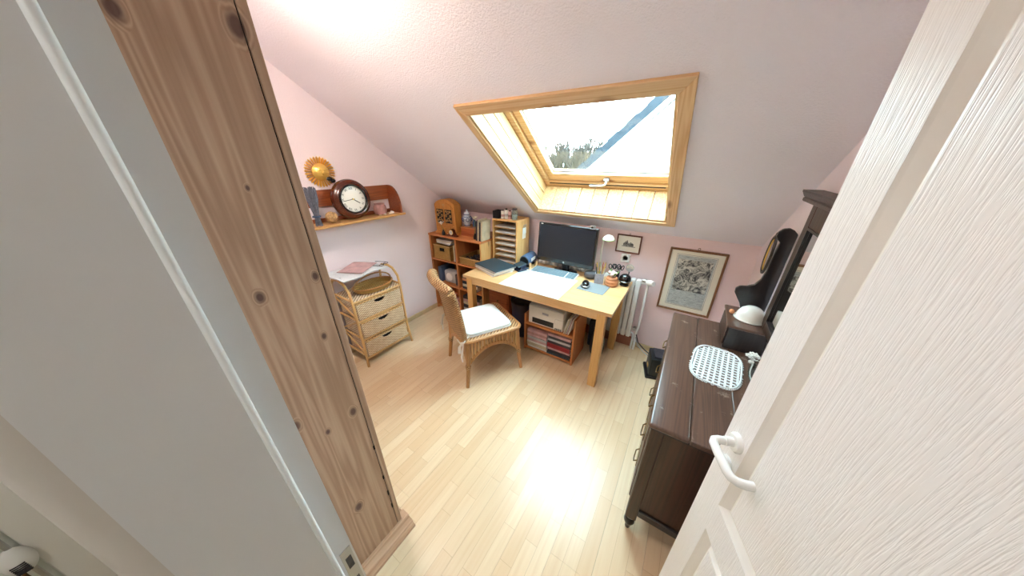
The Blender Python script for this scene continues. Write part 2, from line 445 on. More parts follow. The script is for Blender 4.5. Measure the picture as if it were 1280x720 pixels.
# floor
fl = struct(B().box(XL - .1, XR + .1, -.09, YB + .1, -.12, -.008).build('floor', 'gap_black'), 'light maple strip laminate floor')
ROW = .1925
r = 0
x = XL
while x < XR - .001:
    x1 = min(x + ROW, XR)
    y = -.09 - (r * .47 % 1.28)
    while y < YB:
        a, c = max(y, -.09), min(y + 1.28, YB)
        if c - a > .01:
            B().box(x + .0004, x1 - .0004, a + .0004, c - .0004, -.008, 0).build('plank', LAM, fl)
        y += 1.28
    x += ROW; r += 1
# walls
struct(B().box(XL - .1, XR + .1, YB, YB + .12, -.12, KZ + .4).build('wall_back', 'knee_wall_pink'), 'low pale pink knee wall under the slope')
struct(B().prism([(-.12, -.12), (YB + .12, -.12), (YB + .12, slope_z(YB) + .35), (.6, 2.9), (-.12, 2.9)], XL - .12, XL, 'X').build('wall_left', 'pink_wall'), 'pale pink gable wall')
struct(B().prism([(-.12, -.12), (YB + .12, -.12), (YB + .12, slope_z(YB) + .35), (.6, 2.9), (-.12, 2.9)], XR, XR + .12, 'X').build('wall_right', 'pink_wall'), 'pale pink wall behind the dresser')
wf = B(); wf.box(XL, -.50, -.086, YF, 0, 2.6).box(-.50, XR, -.086, YF, 2.08, 2.6)
struct(wf.build('wall_front', 'pink_wall'), 'partition wall with the doorway')
# slope + flat ceiling with the skylight opening
n_s = Vector((0, SL, 1)).normalized(); u_s = Vector((0, -1, SL)).normalized()
P0 = Vector((0, 2.55, 1.2))
MS = Matrix(((1, 0, 0, P0.x), (0, u_s.y, n_s.y, P0.y), (0, u_s.z, n_s.z, P0.z), (0, 0, 0, 1)))   # (x, along slope, outward)
sB, sT = .155, 1.318; wL, wR = -1.262, -.158      # opening in the slope
sTop = (P0.y - YC) / -u_s.y
ce = B()
TH = .30
for (a, c, d, e) in ((XL - .1, wL, -.25, sTop + .15), (wR, XR + .1, -.25, sTop + .15), (wL, wR, -.25, sB), (wL, wR, sT, sTop + .15)):
    ce.box(a, c, d, e, 0.0, TH, MS)
ce.box(XL - .1, XR + .1, -.086, YC + .02, ZC, ZC + .15)
struct(ce.build('ceiling', 'ceiling_paint'), 'sloped textured ceiling pale pink')
# baseboards
bl = B().box(XL, XL + .016, .40, 2.13, 0, .055).build('baseboard_left', 'oak_trim', bev=.004); struct(bl, 'narrow pale wood baseboard')
bb = B().box(-.23, XR, YB - .016, YB, 0, .055).build('baseboard_back', 'oak_trim', bev=.004); struct(bb)
bb = B().box(-1.70, -.23, YB - .03, YB, 0, .10).build('trim_4', 'skirting_red', bev=.004); struct(bb, 'reddish board along the wall under the radiator')

# ---- skylight
win = thing('window_1', 'pine framed roof window in the sloped ceiling', None, (0, 0, 0), kind='structure', M=MS)
tw = .052
# trim boards lie on the slope (inside is negative n)
B().prism([(wL - tw, sT + .075), (wR + .06, sT + .075), (wR, sT), (wL, sT)], -.016, .002, 'Z').build('trim_board', 'pine_trim', win, bev=.002)
B().prism([(wL - tw, sB - .042), (wR + .06, sB - .042), (wR, sB), (wL, sB)], -.016, .002, 'Z').build('trim_board', 'pine_trim', win, bev=.002)
B().prism([(wL - tw, sB - .042), (wL - tw, sT + .075), (wL, sT), (wL, sB)], -.016, .002, 'Z').build('trim_board', 'pine_trim_up', win, bev=.002)
B().prism([(wR + .06, sB - .042), (wR + .06, sT + .075), (wR, sT), (wR, sB)], -.016, .002, 'Z').build('trim_board', 'pine_trim_up', win, bev=.002)
# lining boards of the reveal
D = .25
B().box(wL, wL + .003, sB, sT, .001, D).build('lining_back', 'red_wood', win)  # reddish backings added to darken the board grooves, colour in place of shade
B().box(wL + .014, wR - .012, sB, sB + .003, .001, D).build('lining_back', 'red_wood', win)
for sx, x0, x1 in ((1, wL + .0032, wL + .014), (-1, wR - .012, wR)):
    for k in range(3):
        a = D * k / 3 - .004 * (k == 0); c = D * (k + 1) / 3 - .005
        B().box(x0, x1, sB, sT, a, c).build('lining_board', 'lining', win, bev=.0015)
nb = 9
for k in range(nb):
    a = wL + .012 + (wR - wL - .024) * k / nb; c = wL + .012 + (wR - wL - .024) * (k + 1) / nb - .005
    B().box(a, c, sB + .0032, sB + .014, 0, D - .002).build('lining_board', 'lining', win, bev=.0015)
    B().box(a, c, sT - .012, sT, 0, D - .002).build('lining_board', 'lining', win, bev=.0015)
# fixed frame and sash
fr = B()
fx0, fx1, f0, f1 = wL + .004, wR - .004, sB + .004, sT - .004
fr.box(fx0, fx0 + .055, f0, f1, D, D + .08).box(fx1 - .020, fx1, f0, f1, D, D + .08)
fr.box(fx0 + .055, fx1 - .020, f0, f0 + .07, D, D + .08).box(fx0 + .055, fx1 - .020, f1 - .06, f1, D, D + .08)
fr.build('window_frame', 'pine_trim', win, bev=.003)
sh = thing('sash', None, None, M=Matrix.Identity(4)); sh.parent = win
del sh
for o in list(bpy.data.objects):
    if o.name == 'sash': bpy.data.objects.remove(o)
s0, s1, q0_, q1_ = fx0 + .058, fx1 - .023, f0 + .073, f1 - .063
sa = B()
sa.box(s0, s0 + .06, q0_, q1_, D + .02, D + .075).box(s1 - .03, s1, q0_, q1_, D + .02, D + .075)
sa.box(s0 + .06, s1 - .03, q0_, q0_ + .09, D + .02, D + .075).box(s0 + .06, s1 - .03, q1_ - .07, q1_, D + .02, D + .075)
sash = sa.build('sash', 'pine_trim', win, bev=.004)
B().box(s0 + .055, s1 - .025, q0_ + .085, q1_ - .065, D + .05, D + .056).build('pane', 'pane_glass', sash)
gk = B()
for (a, c, d, e) in ((s0 + .058, s1 - .028, q0_ + .086, q0_ + .094), (s0 + .056, s0 + .064, q0_ + .09, q1_ - .07), (s1 - .034, s1 - .026, q0_ + .09, q1_ - .07), (s0 + .06, s1 - .03, q1_ - .074, q1_ - .066)):
    gk.box(a, c, d, e, D + .044, D + .0495)
gk.build('gasket', 'black_plastic', sash)
hd = B(); hx = (wL + wR) / 2 + .045
hd.box(hx - .02, hx + .02, f0 + .10, f0 + .13, D - .004, D + .018).tube([(hx, f0 + .115, D + .01), (hx, f0 + .115, D - .035), (hx - .02, f0 + .112, D - .045), (hx - .13, f0 + .105, D - .045)], .009, 8)
hd.build('window_handle', 'steel', win, smooth=True)
vf = B().box(fx0 + .06, fx1 - .06, f0 + .052, f0 + .058, D - .006, D + .002)
vf.build('vent_slot', 'black_plastic', win)

# ---- doorway lining
jl = thing('trim_1', 'pale grey door lining with rebate', None, (-.42, 0, 0), kind='structure')
B().box(-.50, -.42, -.086, .036, 0, 2.08).build('lining_panel', 'jamb_paint', jl, world=True)
B().box(-.50, -.436, .036, .070, 0, 2.08).build('rebate', 'jamb_paint', jl, world=True)
B().tube([(-.4185, .0345, 0), (-.4185, .0345, 2.06)], .0045, 10).build('seal_strip', 'seal', jl, world=True, smooth=True)
ca = B()
ca.prism([(-.50, -.086), (-.421, -.086), (-.421, -.094), (-.424, -.104), (-.430, -.110), (-.438, -.112), (-.50, -.112)], 0, 2.14, 'Z')
ca.build('casing', 'casing_paint', jl, world=True, smooth=True)
sk = B().box(-.4362, -.4345, .046, .0665, .84, 1.01).build('strike_plate', 'steel', jl, world=True)
sk2 = B().box(-.4346, -.4342, .051, .062, .945, .985).box(-.4346, -.4342, .052, .061, .87, .905).build('strike_slot', 'stone_grey', sk)
sk2.data.transform(MTX[jl.name].inverted())
jr = thing('trim_2', 'white door lining on the hinge side', None, (.46, 0, 0), kind='structure')
B().box(.455, XR, -.086, YF, 0, 2.08).build('lining_panel', 'jamb_paint', jr, world=True)
jt = thing('trim_3', 'white head of the door lining', None, (0, 0, 2.06), kind='structure')
B().box(-.436, .455, -.086, .036, 2.06, 2.08).build('lining_panel', 'jamb_paint', jt, world=True)

# ---- corridor behind the doorway
struct(B().box(-1.9, 1.3, -1.6, -.0905, -.12, 0).build('floor_hall', 'oak_trim'), 'pale hallway floor')
hw = B().box(-1.62, -1.50, -1.6, -.0865, 0, 2.5)
struct(hw.build('wall_hall_left', 'hall_wall'))
struct(B().box(1.2, 1.3, -1.6, -.0865, 0, 2.5).build('wall_hall_right', 'hall_wall'))
struct(B().box(-1.9, 1.3, -1.7, -1.6, 0, 2.5).build('wall_hall_back', 'hall_wall'))
struct(B().box(-1.9, 1.3, -1.6, -.0865, 2.5, 2.6).build('ceiling_hall', 'ceiling_paint'))
struct(B().box(-1.50, -.505, -.0995, -.0865, 0, 2.5).box(-.505, 1.2, -.0995, -.0865, 2.141, 2.5).box(XR, 1.2, -.0995, -.0865, 0, 2.141).build('wall_hall_front', 'hall_wall'))
struct(B().box(-1.50, -1.480, -.438, -.10, 0, 2.1).build('trim_5', 'white_trim', bev=.003), 'pale frame board in the hallway')
rl = thing('vented_latch', 'white rounded plastic box with vent slots on a thin metal rail in hallway', 'latch', (-1.468, -.456, .63))
B().ball((0, 0, 0), .5, 18, 12, (.05, .058, .105)).build('housing', 'white_plastic', rl, smooth=True)
vb = B()
for k in range(6): vb.box(.0205, .0260, -.012, .012, -.036 + k * .007, -.0325 + k * .007)
vb.build('vent', 'card_dark', rl)
B().tube([(-.006, .004, -.8), (-.006, .004, 1.2)], .006, 8).build('rail', 'steel', rl, smooth=True)
B().tube([(-.006, -.014, -.8), (-.006, -.014, 1.2)], .004, 8).build('rail', 'old_brass', rl, smooth=True)
# unseen hallway and room lamps above the frame, added to lift the brightness
def fill_lamp(label, loc, watt, col, r=.15):
    L = thing('fill_lamp', label, 'ceiling lamp', loc)
    B().lathe([(.07, 0), (.07, -.02), (.03, -.03), (.03, -.05)], 20).build('base', 'white_plastic', L, smooth=True)
    nm = 'fill_lamp_glass_' + label.split()[0]
    plain(nm, rgb(250, 240, 225), .4, emit=col, estr=watt)
    B().lathe([(.03, -.035), (r * .8, -.045), (r, -.075), (r * .97, -.10), (r * .7, -.125), (.02, -.135)], 24).build('shade', nm, L, smooth=True)
    return L
fill_lamp('warm glowing bowl lamp added as fill on flat ceiling above pine cupboard', (-1.45, .42, ZC), FILL_ROOM, (1, .92, .82, 1))  # sits where the warm ceiling glow points; also added as room fill
fill_lamp('soft glowing bowl lamp added as unseen fill on the hallway ceiling', (-.3, -.9, 2.5), FILL_HALL, (1, .96, .92, 1))  # added source, no hallway lamp is known

# ---- door leaf, swung into the room
dF = Vector((.215, .7705)); th = math.radians(19.5); dirh = Vector((math.sin(th), -math.cos(th)))
DW = .765
hinge = dF + dirh * DW
# local x runs from the free edge to the hinge, local y away from the camera side
ex = dirh; ey = Vector((math.cos(th), math.sin(th)))     # towards right wall
MD = Matrix(((ex.x, ey.x, 0, dF.x), (ex.y, ey.y, 0, dF.y), (0, 0, 1, 0.008), (0, 0, 0, 1)))
dr = thing('door_1', 'white panelled door with embossed wood grain, standing open', None, kind='structure', M=MD)
ST = .085; RT = .040; MO = .028
px0, px1 = ST, DW - .11
zp = ((.13, .715), (.835, 1.90))
def dbox(nm, x0, x1, z0, z1): return B().box(x0, x1, 0, RT, z0, z1).build(nm, 'door_white', dr)
dbox('stile', 0, px0, 0, 2.0); dbox('stile', px1, DW, 0, 2.0)
dbox('rail', px0, px1, 0, zp[0][0]); dbox('rail', px0, px1, zp[0][1], zp[1][0]); dbox('rail', px0, px1, zp[1][1], 2.0)
for (z0, z1) in zp:
    gi = .040
    B().box(px0 + gi, px1 - gi, .003, RT - .003, z0 + gi, z1 - gi).build('panel', 'door_white', dr)
    for (y_at, nm) in ((lambda d: d, 'moulding'), (lambda d: RT - d, 'moulding')):
        def ring(i, d): return [(px0 + i, y_at(d), z0 + i), (px1 - i, y_at(d), z0 + i), (px1 - i, y_at(d), z1 - i), (px0 + i, y_at(d), z1 - i)]
        vs = ring(0, 0.0003) + ring(.006, .004) + ring(.024, .0135) + ring(.028, .0135) + ring(.036, .004) + ring(gi, .003)
        fs = [(k * 4 + i, k * 4 + (i + 1) % 4, k * 4 + 4 + (i + 1) % 4, k * 4 + 4 + i) for k in range(5) for i in range(4)]
        B().add(vs, fs).build(nm, 'white_trim', dr)
hz = 1.045
hn = B().lathe([(.026, 0), (.026, .006), (.022, .011), (.012, .012), (.012, .03)], 20, M=T(.05, 0, hz) @ RX(PI / 2))
hn.build('rosette', 'white_enamel', dr, smooth=True)
B().lathe([(.024, 0), (.024, .006), (.02, .010), (.001, .010)], 20, M=T(.05, 0, hz - .085) @ RX(PI / 2)).build('key_rosette', 'white_enamel', dr, smooth=True)
B().tube([(.05, -.01, hz), (.05, -.045, hz), (.053, -.055, hz), (.062, -.060, hz), (.09, -.061, hz), (.14, -.060, hz), (.152, -.057, hz), (.160, -.048, hz), (.163, -.034, hz), (.163, -.018, hz)], .0105, 12).build('lever', 'white_enamel', dr, smooth=True)
B().tube([(.05, RT, hz), (.05, RT + .045, hz), (.062, RT + .058, hz), (.14, RT + .058, hz)], .0105, 10).build('lever', 'white_enamel', dr, smooth=True)
hg = B()
for z in (.25, 1.7): hg.cyl((DW + .006, RT + .006, z - .05), (DW + .006, RT + .006, z + .05), .008)
hg.build('hinge', 'steel', dr, smooth=True)

# ================================================================== PINE CUPBOARD beside the doorway
cu = thing('pine_cupboard', 'tall knotty pine cupboard standing beside the doorway', 'cupboard', (-.90, 0, 0))
cx0, cx1, cy0, cy1, ch = -1.78, -.90, .086, .335, 2.32
B().box(cx1 - .02, cx1, cy0, cy1, .06, ch).build('side_panel', 'cupboard_pine', cu, world=True)
B().box(cx0, cx0 + .02, cy0, cy1, .06, ch).build('side_panel', 'cupboard_pine', cu, world=True)
B().box(cx1 - .035, cx1 + .002, cy1 + .003, cy1 + .024, .062, ch).build('corner_post', 'cupboard_pine', cu, world=True, bev=.002)
B().box(cx0, cx0 + .035, cy1 + .003, cy1 + .024, .062, ch).build('corner_post', 'cupboard_pine', cu, world=True, bev=.002)
B().box(cx1 - .03, cx1 - .003, cy1 - .001, cy1 + .004, .062, ch).build('joint', 'gap_black', cu, world=True)
for k in range(2):
    a = cx0 + .037 + k * .404
    d = B().box(a, a + .40, cy1 + .004, cy1 + .024, .07, ch - .03).build('door', 'cupboard_pine', cu, world=True, bev=.003)
    kb = B().lathe([(.008, 0), (.008, .012), (.016, .02), (.012, .03), (.001, .031)], 14, M=MTX[cu.name].inverted() @ T(a + (.36 if k == 0 else .04), cy1 + .024, 1.1) @ RX(-PI / 2)).build('knob', 'cupboard_pine_x', d, smooth=True)
B().box(cx0, cx1, cy0, cy0 + .008, .06, ch).build('back', 'cupboard_pine', cu, world=True)
B().box(cx0 - .02, cx1 + .02, cy0, cy1 + .045, ch, ch + .03).build('top', 'cupboard_pine_x', cu, world=True, bev=.006)
pl = B()
pl.prism([(cx1 - .03, 0), (cx1 + .055, 0), (cx1 + .055, .018), (cx1 + .044, .026), (cx1 + .040, .036), (cx1 + .022, .046), (cx1 + .012, .062), (cx1 - .03, .062)], cy0, cy1 + .055, 'Y')
pl.build('plinth', 'cupboard_pine_x', cu, world=True)
B().box(cx0, cx1 - .031, cy0, cy1 + .05, 0, .06).build('plinth', 'cupboard_pine_x', cu, world=True, bev=.004)
for z in (.20, .30, .42, .62): 
    B().box(cx1 - .001, cx1 + .001, cy1 - .003, cy1 + .006, z, z + .022 + .01 * (z < .4)).build('hinge_gap', 'gap_black', cu, world=True)

# ================================================================== WALL SHELF + things on it
ws = thing('wall_shelf', 'reddish brown wall shelf with rounded end board', 'shelf', (XL, 1.3, 1.25))
zs = 1.262
B().box(XL + .001, XL + .19, .72, 1.735, zs - .018, zs).build('shelf_board', 'shelf_board', ws, world=True, bev=.003)
B().box(XL + .001, XL + .016, .74, 1.70, zs, zs + .03).box(XL + .001, XL + .016, .74, 1.70, zs + .12, zs + .245).build('back_board', 'shelf_mahogany', ws, world=True)
arc = [(XL + .001, zs), (XL + .165, zs), (XL + .168, zs + .03)] + [(XL + .03 + .138 * math.cos(t), zs + .06 + .185 * math.sin(t)) for t in [i * PI / 2 / 8 for i in range(9)]] + [(XL + .001, zs + .245)]
for y in (1.70, .745):
    B().prism(arc, y, y + .018, 'Y').build('end_board', 'shelf_mahogany', ws, world=True)
# clock
ck = thing('round_clock', 'round mahogany wall clock with roman numerals leaning on wall shelf', 'clock', M=T(XL + .082, 1.30, zs + .160) @ RY(math.radians(-5)))
B().lathe([(.158, 0), (.158, .018), (.150, .034), (.140, .038), (.134, .046), (.124, .052), (.115, .050), (.108, .040), (.108, .02), (.001, .02)], 48, M=RY(PI / 2)).build('case', 'clock_wood', ck, smooth=True)
B().lathe([(.110, .044), (.1145, .054), (.110, .058), (.103, .056), (.100, .044)], 48, M=RY(PI / 2), loop=True).build('bezel', 'black_gloss', ck, smooth=True)
B().lathe([(.104, .030), (.104, .036), (.001, .036)], 48, M=RY(PI / 2)).build('dial', 'porcelain', ck)
for k, s in enumerate(['XII', 'I', 'II', 'III', 'IV', 'V', 'VI', 'VII', 'VIII', 'IX', 'X', 'XI']):
    a = -k * PI / 6
    Mn = T(.0368, 0, 0) @ RX(a) @ T(0, 0, .083) @ Matrix(((0, 0, 1, 0), (1, 0, 0, 0), (0, 1, 0, 0), (0, 0, 0, 1)))
    text_mesh('numeral', s, .026, 'black_plastic', ck, Mn)
hnd = B(); hnd.box(.038, .0395, -.003, .003, -.01, .062, RX(-2.2)).box(.0398, .041, -.002, .002, -.012, .080, RX(-4.6))
hnd.build('hands', 'black_plastic', ck)
B().cyl((.036, 0, 0), (.043, 0, 0), .006).build('hub', 'brass', ck, smooth=True)
# sun ornament hanging on the wall
su = thing('sun_ornament', 'gilded sun face ornament with fluted rays above wall shelf', 'ornament', (XL + .0, 1.155, 1.635))
rays = B(); NR = 30
for k in range(NR):
    t = 2 * PI * k / NR; Mx = RX(t)
    rays.add([(.004, -.0042, .055), (.004, .0042, .055), (.004, .0075, .100), (.006, 0, .114), (.004, -.0075, .100), (.016, 0, .055), (.024, 0, .100)], [(0, 5, 6, 4), (5, 1, 2, 6), (6, 2, 3), (4, 6, 3), (0, 4, 3, 2, 1)], Mx)
rays.build('rays', 'brass', su)
B().lathe([(.060, .002), (.062, .014), (.056, .020), (.048, .026), (.03, .040), (.001, .046)], 28, M=RY(PI / 2)).build('face', 'brass', su, smooth=True)
fc = B().ball((.046, 0, -.004), .012, 8, 6, (1, .7, 1.6)).ball((.040, -.02, .014), .007, 8, 6, (.7, 1.3, .7)).ball((.040, .02, .014), .007, 8, 6, (.7, 1.3, .7)).tube([(.038, -.018, -.024), (.043, 0, -.029), (.038, .018, -.024)], .004, 6)
fc.build('features', 'brass', su, smooth=True)
B().ball((.036, .040, -.050), .018, 10, 8, (.6, 1.3, .8)).ball((.034, .066, -.066), .016, 10, 8, (.6, 1.2, .9)).ball((.038, .052, -.072), .010, 8, 6).build('black_lumps', 'black_gloss', su, smooth=True)  # three glossy black lumps low beside the face
# wicker ball
wb = thing('wicker_ball', 'woven straw ball on wall shelf left of the clock', 'ball', (XL + .105, 1.105, zs))
core = B().ball((0, 0, .045), .040, 18, 12).build('core', 'straw', wb, smooth=True)
st = B()
for k in range(14):
    Rm = T(0, 0, .045) @ RZ(random.random() * 6) @ RX(random.random() * 3) 
    st.tube([(.0415 * math.cos(t), .0415 * math.sin(t), .012 * math.sin(3 * t + k)) for t in [2 * PI * i / 18 for i in range(18)]], .0032, 5, closed=True, M=Rm)
st.build('strands', 'straw', wb, smooth=True)
# dried lavender bundle
lv = thing('dried_bundle', 'grey dried lavender bundle standing at the end of wall shelf', 'dried flowers', (XL + .13, .99, zs))
s1_ = B()
for k in range(46):
    a = random.random() * 2 * PI; r0 = .03 * math.sqrt(random.random()); r1 = r0 * 1.5
    s1_.tube([(r0 * math.cos(a), r0 * math.sin(a), 0), (r0 * .6 * math.cos(a), r0 * .6 * math.sin(a), .07), (r1 * math.cos(a), r1 * math.sin(a), .20), (r1 * 1.1 * math.cos(a), r1 * 1.1 * math.sin(a), .255 + random.random() * .03)], [.002, .0022, .005, .003], 5)
s1_.build('stems', 'lavender', lv, smooth=True)
B().tube([(.024 * math.cos(t), .024 * math.sin(t), .07) for t in [2 * PI * i / 16 for i in range(16)]], .006, 6, closed=True).build('ribbon', 'card_blue', lv, smooth=True)
# small jar and shells
mj = thing('mauve_pot', 'small mauve stone pot on wall shelf right of the clock', 'pot', (XL + .085, 1.545, zs))
B().lathe([(.035, 0), (.05, .01), (.058, .045), (.052, .075), (.042, .09), (.046, .10), (.038, .10), (.03, .06), (.001, .05)], 22).build('body', 'mauve_stone', mj, smooth=True)
for k, (dx, dy, r) in enumerate([(.14, 1.60, .017), (.10, 1.635, .020), (.15, 1.545, .012), (.145, 1.64, .013), (.15, 1.50, .011)]):
    sh = B(); NS = 9
    for i in range(NS):
        t = -.9 + 1.8 * i / (NS - 1)
        sh.tube([(0, 0, 0), (r * .8 * math.cos(t), r * .8 * math.sin(t), r * .7), (r * 1.5 * math.cos(t), r * 1.5 * math.sin(t), r * .35)], [r * .12, r * .28, r * .2], 5)
    sh.ball((r * .2, 0, r * .3), r * .34, 8, 6)
    o = sh.build('sea_shell', 'porcelain' if k % 2 else 'cream_petal', smooth=True); at(o, (XL + dx, dy, zs + .0015), k * 1.3)
    tag(o, 'small pale ribbed sea shell lying by the mauve pot', 'shell', 'shells on the wall shelf')

# ================================================================== WICKER CHEST
wc = thing('wicker_chest', 'rattan chest of three wicker drawers by the pale wall', 'chest', (-2.35, 1.215, 0))
ax, bx_ = -2.49, -2.195          # back and front
ya, yb = .985, 1.445
def pole(nm, pts, r=.011, mat='rattan', par=wc): return B().tube(pts, r, 8).build(nm, mat, par, world=True, smooth=True)
for y, sg in ((ya, -1), (yb, 1)):
    pole('post', [(bx_ + .012, y + sg * .012, 0), (bx_, y, .20), (bx_, y, .64), (bx_ - .015, y, .74), (bx_ - .07, y, .80), (bx_ - .15, y, .82)])
    pole('post', [(ax, y + sg * .01, 0), (ax, y, .20), (ax, y, .66), (ax + .01, y, .75), (ax + .06, y, .805), (bx_ - .15, y, .82)])
    for k, z in enumerate((.12, .30, .48, .66)):
        pole('side_rail', [(ax, y, z), (bx_, y, z)], .009)
    for k, z in enumerate((.12, .30, .48)):
        pole('side_brace', [(ax, y, z + (.015 if k % 2 else .165)), (bx_, y, z + (.165 if k % 2 else .015))], .008)
for z in (.08, .27, .455, .64):
    pole('front_rail', [(bx_, ya, z), (bx_, yb, z)], .0105)
    pole('back_rail', [(ax, ya, z), (ax, yb, z)], .009)
    B().box(ax, bx_, ya + .005, yb - .005, z + .008, z + .014).build('shelf', 'wicker_light', wc, world=True)
pole('top_rail', [(bx_ - .15, ya, .82), (bx_ - .15, yb, .82)], .0105)
pole('top_rail', [(ax + .03, ya, .785), (ax + .03, yb, .785)], .009)
for k, z in enumerate((.096, .286, .471)):
    bk = B(); h = .152
    x0, x1, y0, y1 = ax + .02, bx_ - .004, ya + .02, yb - .02
    bk.box(x0, x1, y0, y0 + .01, z, z + h).box(x0, x1, y1 - .01, y1, z, z + h).box(x0, x0 + .01, y0, y1, z, z + h).box(x0, x1, y0, y1, z, z + .008)
    ym = (y0 + y1) / 2; ar = [(ym + .052 * math.cos(t), z + h - .018 - .034 * math.sin(t)) for t in [PI * i / 10 for i in range(11)]]
    poly = [(y0, z), (y1, z), (y1, z + h), (y0, z + h)]
    # front with grip hole: left, right, below, top bar
    bk.box(x1, x1 + .010, y0, ym - .052, z, z + h).box(x1, x1 + .010, ym + .052, y1, z, z + h).box(x1, x1 + .010, ym - .052, ym + .052, z + h - .018, z + h)
    bk.prism([(ym - .052, z), (ym + .052, z), (ym + .052, z + h - .018)] + ar[1:-1] + [(ym - .052, z + h - .018)], x1, x1 + .010, 'X')
    d = bk.build('drawer', 'wicker_light', wc, world=True); MTX[d.name] = MTX[wc.name]
    B().tube([(x1 + .01, y0, z + h), (x1 + .01, y1, z + h)], .006, 6).build('rim', 'rattan', d, world=True, smooth=True)
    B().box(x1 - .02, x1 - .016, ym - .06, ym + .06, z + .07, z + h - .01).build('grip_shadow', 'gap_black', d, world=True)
tr_ = thing('wicker_tray', 'shallow oval wicker tray on top of rattan chest', 'tray', (-2.30, 1.25, .657))
B().lathe([(.12, 0), (.15, .01), (.165, .045), (.16, .048), (.145, .012), (.001, .008)], 28, M=Matrix.Diagonal((.72, 1.1, 1, 1))).build('body', 'basket_yellow', tr_, smooth=True)
B().tube([(.72 * .163 * math.cos(t), 1.1 * .163 * math.sin(t), .049) for t in [2 * PI * i / 28 for i in range(28)]], .006, 6, closed=True).build('rim', 'rattan_chair', tr_, smooth=True)
B().tube([(.72 * .163 * math.sin(t) * .0 , 1.1 * .163 * math.cos(t), .05 + .09 * math.sin(t)) for t in [PI * i / 14 for i in range(15)]], .007, 6).build('handle', 'rattan_chair', tr_, smooth=True)
np_mesh = B()
NX, NY = 8, 10
def sheet(name, x0, x1, y0, y1, zf, mat, par, rz=0, th=.0025):
    vs, fs = [], []
    for i in range(NX + 1):
        for j in range(NY + 1):
            x = x0 + (x1 - x0) * i / NX; y = y0 + (y1 - y0) * j / NY
            vs.append((x, y, zf(x, y)))
    k = len(vs); vs += [(p[0], p[1], p[2] - th) for p in vs]
    for i in range(NX):
        for j in range(NY):
            a = i * (NY + 1) + j; b_ = a + NY + 1
            fs.append((a, b_, b_ + 1, a + 1)); fs.append((k + a, k + a + 1, k + b_ + 1, k + b_))
    edge = [i * (NY + 1) for i in range(NX + 1)] + [NX * (NY + 1) + j for j in range(1, NY + 1)] + [i * (NY + 1) + NY for i in range(NX - 1, -1, -1)] + [j for j in range(NY - 1, 0, -1)]
    for a, c in zip(edge, edge[1:] + edge[:1]): fs.append((a, c, k + c, k + a))
    b_ = B(); b_.add(vs, fs)
    return b_.build(name, mat, par, smooth=True)
o = sheet('newspaper', -.15, .135, -.23, .20, lambda x, y: -.10 * max(0, x - .05) - .06 * max(0, y - .05) + .004 * math.sin(22 * y + 5 * x), 'newsprint', None, th=.008)
at(o, (-2.335, 1.165, .862), .12); tag(o, 'open newspaper pages spread over the top of rattan chest', 'newspaper')
o = sheet('brochure', -.10, .12, -.13, .12, lambda x, y: .003 * math.sin(18 * y), 'card_pink', None, th=.004)
at(o, (-2.37, 1.18, .8715), .5); tag(o, 'pinkish brochure lying on the newspaper', 'brochure')
gl_ = thing('eyeglasses', 'dark eyeglasses lying at corner of newspaper', 'glasses', (-2.262, 1.365, .8575), .4)
for s in (-1, 1):
    B().tube([(.018 * math.cos(t), s * .032 + .024 * math.sin(t), .006) for t in [2 * PI * i / 14 for i in range(14)]], .0025, 5, closed=True).build('rim', 'black_plastic', gl_, smooth=True)
    B().tube([(0, s * .056, .006), (-.10, s * .058, .006), (-.125, s * .058, .003)], .0022, 5).build('temple', 'black_plastic', gl_, smooth=True)
B().tube([(.004, -.009, .008), (.006, 0, .010), (.004, .009, .008)], .0022, 5).build('bridge', 'black_plastic', gl_, smooth=True)

# ================================================================== SHELF UNIT in the corner
X0, X1, Y0, Y1, HT = -2.512, -1.745, 2.13, 2.575, .962
su_ = thing('shelf_unit', 'reddish pine shelf unit of open compartments in the corner', 'shelf unit', ((X0 + X1) / 2, (Y0 + Y1) / 2, 0))
t_ = .022; xm = -2.105
rows = [.03, .345, .65]
for xx in (X0, xm - t_ / 2, X1 - t_):
    B().box(xx, xx + t_, Y0, Y1, 0, HT - t_).build('upright', 'tower_pine' if xx > -1.9 else 'shelf_pine_v', su_, world=True, bev=.002)  # right upright in paler pine: window light on that side put into colour
for z in rows:
    for (a, c) in ((X0 + t_, xm - t_ / 2), (xm + t_ / 2, X1 - t_)):
        B().box(a, c, Y0 + .003, Y1, z, z + .018).build('shelf', 'shelf_pine', su_, world=True)
B().box(X0, X1, Y0 - .006, Y1, HT - t_, HT).build('top', 'shelf_pine', su_, world=True, bev=.003)
B().box(X0 + .02, X1 - .02, Y1 - .008, Y1 - .001, .03, HT - t_).build('back', 'red_wood', su_, world=True)
def book(name, label, cat, x0, x1, y0, y1, z0, z1, cover, group=None, axis='X', rz=0):
    """a book or magazine: cover boards + page block; axis = thickness axis"""
    c = ((x0 + x1) / 2, (y0 + y1) / 2, z0); b_ = thing(name, label, cat, c, rz, group)
    hx, hy, h = (x1 - x0) / 2, (y1 - y0) / 2, z1 - z0
    t = .0018
    if axis == 'X':
        B().box(-hx, -hx + t, -hy, hy, 0, h).box(hx - t, hx, -hy, hy, 0, h).box(-hx, hx, -hy, -hy + t, 0, h).build('cover', cover, b_)
        B().box(-hx + t, hx - t, -hy + t, hy - .004, .003, h - .003).build('pages', 'paper', b_)
    else:
        B().box(-hx, hx, -hy, hy, 0, t).box(-hx, hx, -hy, hy, h - t, h).box(-hx, hx, -hy, -hy + t, 0, h).build('cover', cover, b_)
        B().box(-hx + .003, hx - .003, -hy + t, hy - .003, t, h - t).build('pages', 'paper_grey', b_)
    return b_
